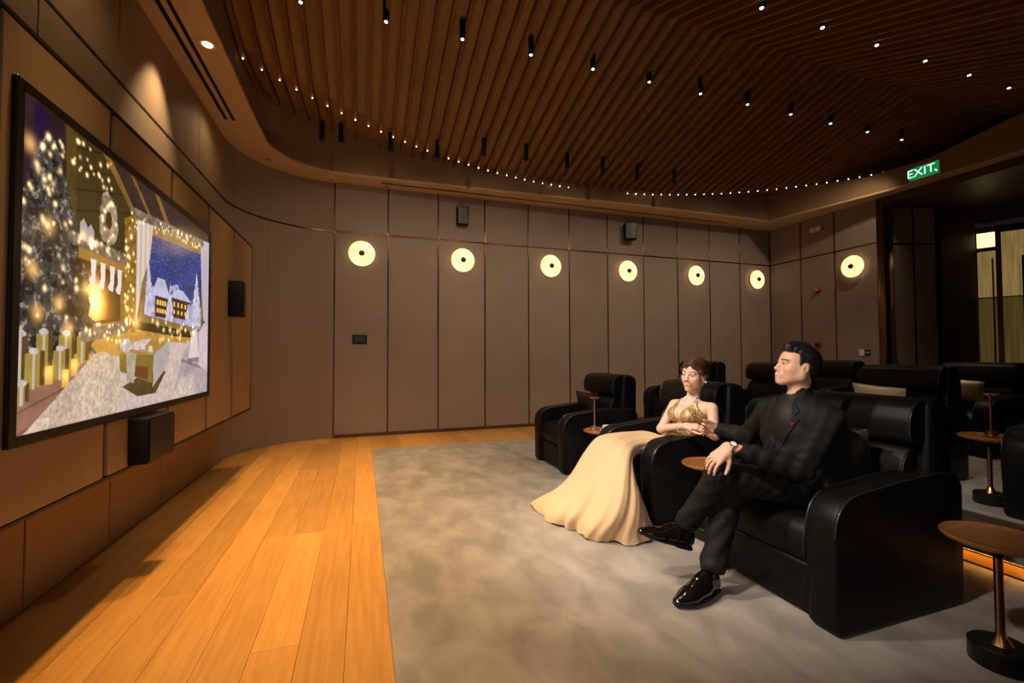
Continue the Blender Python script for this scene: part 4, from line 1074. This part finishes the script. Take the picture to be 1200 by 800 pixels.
# V opening at the chest, open cuffs
nk = nrm(HM.R[:, 0]*np.array((1, 1, 0)))
J.cone((2.10, 1.83, .965), (2.075, 1.81, .80), .055, .010, .01, 'd'); J.cone((2.240, 1.785, 1.09), (2.13, 1.81, .965), .056, .054, .008, 'd'); J.cut((2.25, 1.783, 1.060), (-.50, .12, .88))
for a, b in ((ELL, WRL), (ELR, WRR)):
    ax = nrm(b-a); J.cone(b - ax*.030, b+ax*.08, .030, .033, .004, 'd')
jk = field_obj('jacket', J, MT['suit'], man)
# lapels, flower pin, button
S = Field((1.96, 1.62, .72), (2.36, 1.96, 1.14), .004)
S.cone(chest_top+(0, 0, -.01), (2.240, 1.783, 1.10), .064, .056, .02); S.ell((2.205, 1.79, .86), (.105, .12, .15), .04)
S.cut((2.235, 1.783, 1.068), (-.50, .16, .85)); S.cone((2.225, 1.785, .99), (2.232, 1.785, 1.14), .0485, .050, .004, 'd')
S.cone((2.165, 1.80, 1.07), (2.15, 1.80, .985), .022, .004, .004, 'd')
field_obj('shirt', S, MT['shirt'], man)
def poly_sd(poly, U, W):
    d = np.full(np.broadcast(U, W).shape, 9.0); ins = np.zeros(d.shape, bool); n = len(poly)
    for i in range(n):
        (ax_, ay_), (bx_, by_) = poly[i], poly[(i+1) % n]; ex, ey = bx_-ax_, by_-ay_
        t = np.clip(((U-ax_)*ex+(W-ay_)*ey)/(ex*ex+ey*ey), 0, 1); d = np.minimum(d, np.hypot(U-ax_-t*ex, W-ay_-t*ey))
        if ay_ != by_: ins ^= ((ay_ > W) != (by_ > W)) & (U < (bx_-ax_)*(W-ay_)/(by_-ay_)+ax_)
    return np.where(ins, -d, d)
for sgn in (-1, 1):                                            # lapels: a second layer of cloth on the jacket front
    Lp = J.like(); X, Y, Z = Lp.grid(); mid = 1.80
    poly = [(mid+sgn*a, b) for a, b in ((.062, 1.00), (.105, .945), (.090, .925), (.112, .905), (.022, .735), (.008, .76), (.045, .95))]
    pd = poly_sd(poly, Y[0, :, :], Z[0, :, :])[None]
    Lp.d = np.maximum(np.maximum(J.d-.0055, pd), X-2.20).astype(np.float32)
    field_obj('lapel', Lp, MT['suit'], man)
pin = link_mesh('flower_pin', *(lambda bm: ([tuple(v.co) for v in bm.verts], [tuple(v.index for v in f.verts) for f in bm.faces]))(
    (lambda b: (bmesh.ops.create_icosphere(b, subdivisions=2, radius=.0065), b.verts.index_update(), b)[2])(bmesh.new())), MT['red'], man, True,
    loc=(2.118-2.15, 1.715-1.78, .878-.45))
# trousers: left thigh crossed over the right
KL, AL = np.array((1.725, 1.800, .628)), np.array((1.680, 1.995, .335))
KR, AR = np.array((1.835, 1.860, .500)), np.array((1.715, 1.850, .165))
T = Field((1.52, 1.54, .12), (2.40, 2.12, .74), .0042)
T.ell((2.19, 1.785, .535), (.15, .175, .095), .05)
T.cone((2.15, 1.690, .548), KL, .092, .072, .04); T.cone(KL, AL+(KL-AL)*.04, .070, .052, .03)
T.cone((2.16, 1.880, .535), KR, .088, .074, .04); T.cone(KR, AR, .072, .056, .03)
T.cone(AL+(KL-AL)*.10, AL+(KL-AL)*.02, .058, .062, .02); T.cone(AR+(KR-AR)*.10, AR, .058, .064, .02)
X, Y, Z = T.grid()
T.d += (.0022*np.sin(Z*60+Y*52+np.sin(X*38)*1.6) + .0015*np.sin(X*90-Z*70)).astype(np.float32)
ax = nrm(KL-AL); T.cone(AL-ax*.05, AL+ax*.04, .047, .045, .004, 'd'); ax = nrm(KR-AR); T.cone(AR-ax*.05, AR+ax*.05, .050, .046, .004, 'd')
field_obj('trousers', T, MT['suit'], man)
# shoes and socks
def shoe(heel, toe, up, ankle):
    """heel/toe: points on the sole; pointed lace-up"""
    heel, toe = np.array(heel, float), np.array(toe, float); f = nrm(toe-heel); L_ = np.linalg.norm(toe-heel)
    u = nrm(np.array(up)-f*(np.array(up)@f)); s_ = np.cross(u, f)
    def P(a, b, c): return heel + f*a*L_ + s_*b + u*c
    lo = np.min([heel, toe, np.array(ankle)], 0)-.10; hi = np.max([heel, toe, np.array(ankle)], 0)+.12
    A = Field(lo, hi, .003)
    A.cone(P(.11, 0, .024), P(.46, 0, .024), .036, .036, .02, flat=(u, .55)); A.cone(P(.44, .003, .022), P(.76, .004, .018), .041, .035, .02, flat=(u, .45)); A.cone(P(.74, .004, .018), P(.98, 0, .014), .034, .014, .02, flat=(u, .5))
    A.cone(P(.12, 0, .052), P(.46, 0, .048), .036, .038, .02, flat=(u, 1.1)); A.cone(P(.44, .003, .040), P(.74, .004, .030), .041, .036, .03, flat=(u, .72))
    A.cone(P(.72, .004, .028), P(.97, .0, .019), .035, .016, .03, flat=(u, .62))
    A.cone(P(.16, 0, .065), P(.20, 0, .092), .036, .036, .02); A.cone(P(.36, 0, .075), P(.56, 0, .050), .028, .024, .03)
    A.cut(P(.5, 0, .010), -u); A.cone(P(.17, 0, .10), P(.19, 0, .16), .031, .034, .004, 'd')
    sh = field_obj('shoe', A, MT['patent'], man)
    B_ = Field(lo, hi, .003)
    B_.cone(P(.12, 0, .005), P(.46, 0, .005), .034, .034, .01, flat=(u, .22)); B_.cone(P(.44, .003, .005), P(.76, .004, .005), .040, .035, .02, flat=(u, .16))
    B_.cone(P(.74, .004, .005), P(1.0, 0, .006), .034, .014, .02, flat=(u, .22)); B_.cone(P(.06, 0, -.010), P(.24, 0, -.010), .029, .030, .006, flat=(u, .5))
    so = field_obj('sole', B_, MT['black'], man)
    so.parent = sh; so.location = (0, 0, 0)
    for i in range(4):
        a = .36+.055*i; c = .098-.011*i
        tb = tube('lace', [tuple(P(a, -.016, c-.004)-np.array(man.location)), tuple(P(a+.01, 0, c+.004)-np.array(man.location)), tuple(P(a, .016, c-.004)-np.array(man.location))], .0022, MT['sock'], None, 6)
        tb.parent = sh
    K = Field(np.minimum(P(.19, 0, .06), ankle)-.08, np.maximum(P(.19, 0, .06), ankle)+.08, .004)
    K.cone(P(.19, 0, .07), np.array(ankle), .034, .037, .01); field_obj('sock', K, MT['sock'], man)
shoe((1.752, 1.862, .037), (1.470, 1.822, .018), (0, 0, 1), AR+(KR-AR)*.25)
shoe((1.715, 2.010, .190), (1.415, 2.045, .285), (.25, -.10, .95), AL+(KL-AL)*.25)
# watch on the left wrist
axw = nrm(ELL-WRL); cw = WRL+axw*.012; uw = nrm(np.array((-.50, -.30, .80))-axw*(np.array((-.5, -.3, .8))@axw)); sw = np.cross(axw, uw)
wt = tube('watch_strap', [tuple(cw + uw*.029*math.cos(a)+sw*.032*math.sin(a)-np.array(man.location)) for a in np.linspace(0, 2*math.pi, 24, endpoint=False)], .0078, MT['steel_w'], man, 8, closed=True)
Mw = Matrix(((sw[0], axw[0], uw[0], 0), (sw[1], axw[1], uw[1], 0), (sw[2], axw[2], uw[2], 0), (0, 0, 0, 1)))
wc_ = lathe('watch_case', [(0, 0), (.017, 0), (.018, .006), (.016, .010), (0, .010)], MT['steel_w'], man, 28)
wc_.matrix_local = Matrix.Translation(Vector(cw+uw*.026)-man.location) @ Mw
wd_ = lathe('watch_dial', [(0, .010), (.014, .010), (.013, .0112), (0, .0112)], MT['dial'], None, 24); wd_.parent = wc_
# ================================================================== WOMAN
wom = tag(empty('person', (2.34, 2.86, .46)), 'smiling woman in a gold sequin bodice and cream gown leaning toward the man', 'person')
HW = Head((2.355, 2.695, 1.085), (-.95, -.30, -.02), (-.02, -.10, .99), 1.0, True)
SWR, SWL = np.array((2.330, 2.895, .845)), np.array((2.375, 2.545, .850))
EWR, WWR = np.array((2.185, 2.868, .668)), np.array((2.150, 2.560, .737))
EWL, WWL = np.array((2.345, 2.495, .672)), np.array((2.250, 2.530, .708))
F = Field((2.04, 2.36, .48), (2.56, 3.06, 1.24), .0032)
ct = np.array((2.350, 2.725, .885))
HW.build(F)
F.cone(HW.P((-.026, 0, -.06)), ct, .043, .046, .03); F.cone(HW.P((-.02, 0, -.02)), HW.P((-.026, 0, -.06)), .048, .044, .02)
torso = F.like()
def torso_shapes(T, g=0.0):
    T.cone(SWR+(.01, -.03, .0), SWL+(.01, .03, .0), .042+g, .042+g, .04)
    T.ell((2.350, 2.735, .800), (.088+g, .140+g, .105+g), .04); T.ell((2.345, 2.790, .685), (.080+g, .115+g, .10+g), .05)
    T.ell((2.345, 2.840, .560), (.105+g, .150+g, .090+g), .05)
    for y, x in ((2.800, 2.268), (2.675, 2.278)): T.ell((x, y, .785), (.052+g, .060+g, .056+g), .025)
torso_shapes(torso)
F.d = (lambda a, b, k=.03: np.minimum(a, b)-(np.maximum(k-np.abs(a-b), 0)/k)**2*k*.25)(F.d, torso.d)
pre = F.d.copy()
for a, b, c in ((SWR, EWR, WWR), (SWL, EWL, WWL)):
    F.cone(a, b, .039, .033, .018); F.cone(b, c, .033, .0215, .015)
tips = hand(F, WWR, (.55, -.83, .05), (-.25, -.25, .93), -1, .92, (.50, .60, .35), tdir=(.85, .35, -.35), tcurl=.3, spread=.03)
hand(F, WWL, (-.80, .30, .25), (.2, .3, .9), +1, .86, (.9, 1.0, .6), spread=.02)
def wom_col(v):
    c = np.tile(np.array(SKIN_W), (len(v), 1)); HW.colors(v, SKIN_W, (.50, .10, .085), (.045, .020, .012), c, .002); return c
field_obj('body', F, MT['skin'], wom, wom_col)
# sequin bodice: follows the torso, deep V neckline, broad straps
Bd = F.like(); Bd.d = pre-.009
X, Y, Z = Bd.grid()
def plane(p, n): n = nrm(n); return ((X-p[0])*n[0]+(Y-p[1])*n[1]+(Z-p[2])*n[2]).astype(np.float32)
vc = 2.735                                                     # centre line (Y) at the chest, body leans
yl = Y-(vc+.10*(.80-Z))
front = np.abs(yl)
topo = np.maximum(Z-(.905), -1)                                # straps up to the shoulder
side = front - (.088 + np.clip((.885-Z)*.75, 0, .20))          # armholes
vneck = (.012 + np.clip(Z-.735, 0, 1)*.37) - front             # V opening at the front
vneck = np.where(X < 2.335, vneck, (.02+np.clip(Z-.70, 0, 1)*.75)-front)
low = .615 + .25*(Y-2.80) - Z
reg = np.maximum(np.maximum(topo, side), np.maximum(np.where(Z > .735, vneck, -1), low)).astype(np.float32)
Bd.d = np.maximum(Bd.d, reg)
field_obj('bodice', Bd, MT['sequin'], wom)
# hair: centre-left parting swept over the ears to a bun at the back
G = Field(HW.O-.19, HW.O+.19, .0032)
HW.ell(G, (-.022, 0, .046), (.102, .083, .086), .02); HW.ell(G, (.010, 0, .070), (.086, .072, .062), .03)
HW.ell(G, (-.100, .010, .062), (.050, .052, .050), .02); HW.ell(G, (-.070, .0, -.010), (.055, .066, .060), .03)
X2, Y2, Z2 = G.grid(); ql = ((np.stack(np.broadcast_arrays(X2, Y2, Z2), -1).astype(np.float32)-HW.O) @ HW.R)/HW.s
fc = np.maximum(ql[..., 0]-.030, -9); hl = .084 - .85*np.abs(ql[..., 1]-.012)**1.15*4.0 - ql[..., 2]
G.d = np.maximum(G.d, np.minimum(fc, hl).astype(np.float32)); G.d = np.maximum(G.d, ((-.055+.2*ql[..., 0])-ql[..., 2]).astype(np.float32))
HW.cone(G, (.070, .012, .092), (.040, .074, .030), .020, .014, .02); HW.cone(G, (.040, .074, .030), (-.03, .080, .000), .014, .018, .02)
HW.cone(G, (.070, .012, .092), (.045, -.072, .035), .018, .013, .02); HW.cone(G, (.045, -.072, .035), (-.03, -.078, .0), .013, .018, .02)
HW.ell(G, (.060, .012, .094), (.032, .034, .017), .02)
ear = np.sqrt(((ql[..., 0]+.004))**2+((ql[..., 2]+.016)/1.3)**2) - .022
G.d = np.where(np.abs(ql[..., 1]) > .060, np.maximum(G.d, -ear.astype(np.float32)), G.d)
G.d += (.0022*np.sin((ql[..., 2]-ql[..., 0]*.6)*330+np.abs(ql[..., 1])*80)).astype(np.float32)
hw = field_obj('hair', G, MT['hair_w'], wom)
wl_ = np.array(wom.location)
for y, pts in ((1, [(.062, .050, .062), (.058, .066, .020), (.045, .074, -.03), (.040, .073, -.075)]), (-1, [(.062, -.050, .062), (.056, -.066, .02), (.044, -.072, -.03), (.040, -.071, -.07)])):
    st = tube('hair_strand', [tuple(HW.P(p)-wl_) for p in pts], [.0045, .004, .003, .0012], MT['hair_w'], None, 6); st.parent = hw
# jewellery
def ball(name, p, r, m, par):
    bm = bmesh.new(); bmesh.ops.create_icosphere(bm, subdivisions=2, radius=r); return from_bm(name, bm, m, par, True, loc=tuple(np.array(p)-wl_), sharp=80)
MT['pearl'] = mat('pearl', (.85, .80, .76), .2)
for y in (1, -1): ball('earring', HW.P((-.004, y*.088, -.042)), .009, MT['pearl'], wom)
def onto_skin(o, d, r0=.16, gap=.003):
    d = nrm(d); r = r0
    while r > 0:
        p = np.array(o)+d*r; i_ = np.round((p-F.lo)/F.h).astype(int)
        if (i_ >= 0).all() and (i_ < F.n).all() and F.d[tuple(i_)] < gap: return p
        r -= .001
    return np.array(o)
npts = []
for a in np.linspace(-2.0, 2.0, 33):                            # necklace lying on the chest
    npts.append(onto_skin((2.352, 2.72, .925-.062*max(0, math.cos(a))**1.2), (-math.cos(a), math.sin(a), 0)))
drop = [onto_skin((2.352, 2.722, z), (-1, -.05, 0)) for z in (.852, .838, .822)]
nk_ = tube('necklace', [tuple(np.array(p)-wl_) for p in npts], .0042, MT['silver'], wom, 8)
for p in drop:
    b = ball('pendant', p, .0062, MT['silver'], wom); b.parent = nk_
axb = nrm(EWR-WWR); cb = WWR+axb*.075; ub = nrm(np.cross(axb, (0, 0, 1))); vb_ = np.cross(axb, ub)
tube('bracelet', [tuple(cb+ub*.0285*math.cos(a)+vb_*.0285*math.sin(a)-wl_) for a in np.linspace(0, 2*math.pi, 20, endpoint=False)], .0020, MT['silver'], wom, 6, closed=True)
for p, d in tips:
    bm = bmesh.new(); bmesh.ops.create_icosphere(bm, subdivisions=2, radius=1.0)
    bmesh.ops.transform(bm, matrix=Matrix.Diagonal((.0062, .0048, .0065, 1)), verts=bm.verts[:])
    from_bm('nail', bm, MT['nail'], wom, True, loc=tuple(p+np.array(d)*.004-wl_))
# ---- gown skirt: lofted rings from the waist over the knees to a train on the carpet
NS, NT = 168, 54
def cat(P, t):
    P = np.asarray(P, float); n = len(P)-1; x = min(max(t, 0), 1)*n; i = min(int(x), n-1); f = x-i
    p0, p1, p2, p3 = P[max(i-1, 0)], P[i], P[i+1], P[min(i+2, n)]
    return .5*((2*p1)+(-p0+p2)*f+(2*p0-5*p1+4*p2-p3)*f*f+(-p0+3*p1-3*p2+p3)*f**3)
# ring keys: centre xyz, then half widths along sideways (Y) and along the ring's own 'up/front' axis, and tilt of that axis (0 = vertical section, 1 = horizontal section)
keys = [((2.335, 2.815, .640), .120, .092, 1.0), ((2.325, 2.850, .590), .160, .118, .96), ((2.255, 2.945, .560), .165, .115, .62), ((2.10, 2.970, .555), .158, .085, .22),
        ((1.95, 2.972, .550), .160, .086, .10), ((1.800, 2.930, .525), .245, .100, .25), ((1.725, 2.885, .430), .305, .125, .62), ((1.680, 2.855, .300), .355, .175, .90),
        ((1.645, 2.850, .170), .390, .220, 1.0), ((1.610, 2.870, .070), .410, .260, 1.0), ((1.590, 2.885, .012), .430, .290, 1.0)]
cen = [k[0] for k in keys]; wy = [[k[1]] for k in keys]; wv = [[k[2]] for k in keys]; tl = [[k[3]] for k in keys]
hem_poly = [(1.335, 3.40), (1.300, 3.18), (1.300, 3.0), (1.375, 2.90), (1.400, 2.82), (1.430, 2.70), (1.500, 2.59), (1.600, 2.505), (1.700, 2.49), (1.810, 2.50), (1.90, 2.58), (1.92, 2.8), (1.90, 3.1), (1.86, 3.26), (1.70, 3.36), (1.5, 3.44)]
hc = np.array((1.60, 2.93)); hp_a = np.array([math.atan2(p[1]-hc[1], p[0]-hc[0]) for p in hem_poly]); hp_r = np.array([math.hypot(p[0]-hc[0], p[1]-hc[1]) for p in hem_poly])
od = np.argsort(hp_a); hp_a, hp_r = hp_a[od], hp_r[od]
hp_a = np.concatenate([hp_a-2*math.pi, hp_a, hp_a+2*math.pi]); hp_r = np.tile(hp_r, 3)
V = []
for i in range(NT+1):
    t = i/NT; c = cat(cen, t); a, b_, k = cat(wy, t)[0], cat(wv, t)[0], min(max(cat(tl, t)[0], 0), 1)
    w_h = np.clip((t-.62)/.38, 0, 1); w_h = w_h*w_h*(3-2*w_h)
    axv = nrm(np.array((-math.sin(k*math.pi/2), 0, math.cos(k*math.pi/2))))        # from vertical (section of a thigh) to forward (section of a hanging skirt)
    for j in range(NS):
        th = 2*math.pi*j/NS; sy, sv = math.cos(th), math.sin(th)
        e = 1.0
        p = c + np.array((0, 1, 0))*a*sy*e + axv*b_*sv*e
        if w_h > 0:
            ang = math.atan2(p[1]-c[1], p[0]-c[0]); R = np.interp(ang, hp_a, hp_r)
            hp = np.array((hc[0]+R*math.cos(ang), hc[1]+R*math.sin(ang), c[2])); p = p*(1-w_h**1.6)+hp*w_h**1.6
        # folds grow toward the hem
        am = .0045 + .020*np.clip((t-.45)/.55, 0, 1)
        fo = math.sin(th*7+3*t)+.45*math.sin(th*13+1.3+2*t)+.5*math.sin(th*4+5*t)+.30*math.sin(th*23+4*t)*min(1, t*1.4)
        d = p-c; d[2] *= (1-.8*w_h); dn = np.linalg.norm(d)+1e-6
        p = p + d/dn*am*fo*.8
        if i >= NT-2: p[2] = max(.012, .016+.012*math.sin(th*9)+.010*math.sin(th*17)) if i == NT else max(p[2], .02)
        V.append(p-wl_)
V = np.array(V); jj = np.arange(NS)
Q = np.concatenate([np.stack([i*NS+jj, i*NS+(jj+1) % NS, (i+1)*NS+(jj+1) % NS, (i+1)*NS+jj], 1) for i in range(NT)])
MT['gown'] = mat('cream_satin_gown', (.64, .44, .25), .6, spec=.3, sheen=.25, bump=(5, .35, .02, ONE))
gown = np_mesh('gown_skirt', V, Q[:, ::-1], MT['gown'], wom, True)
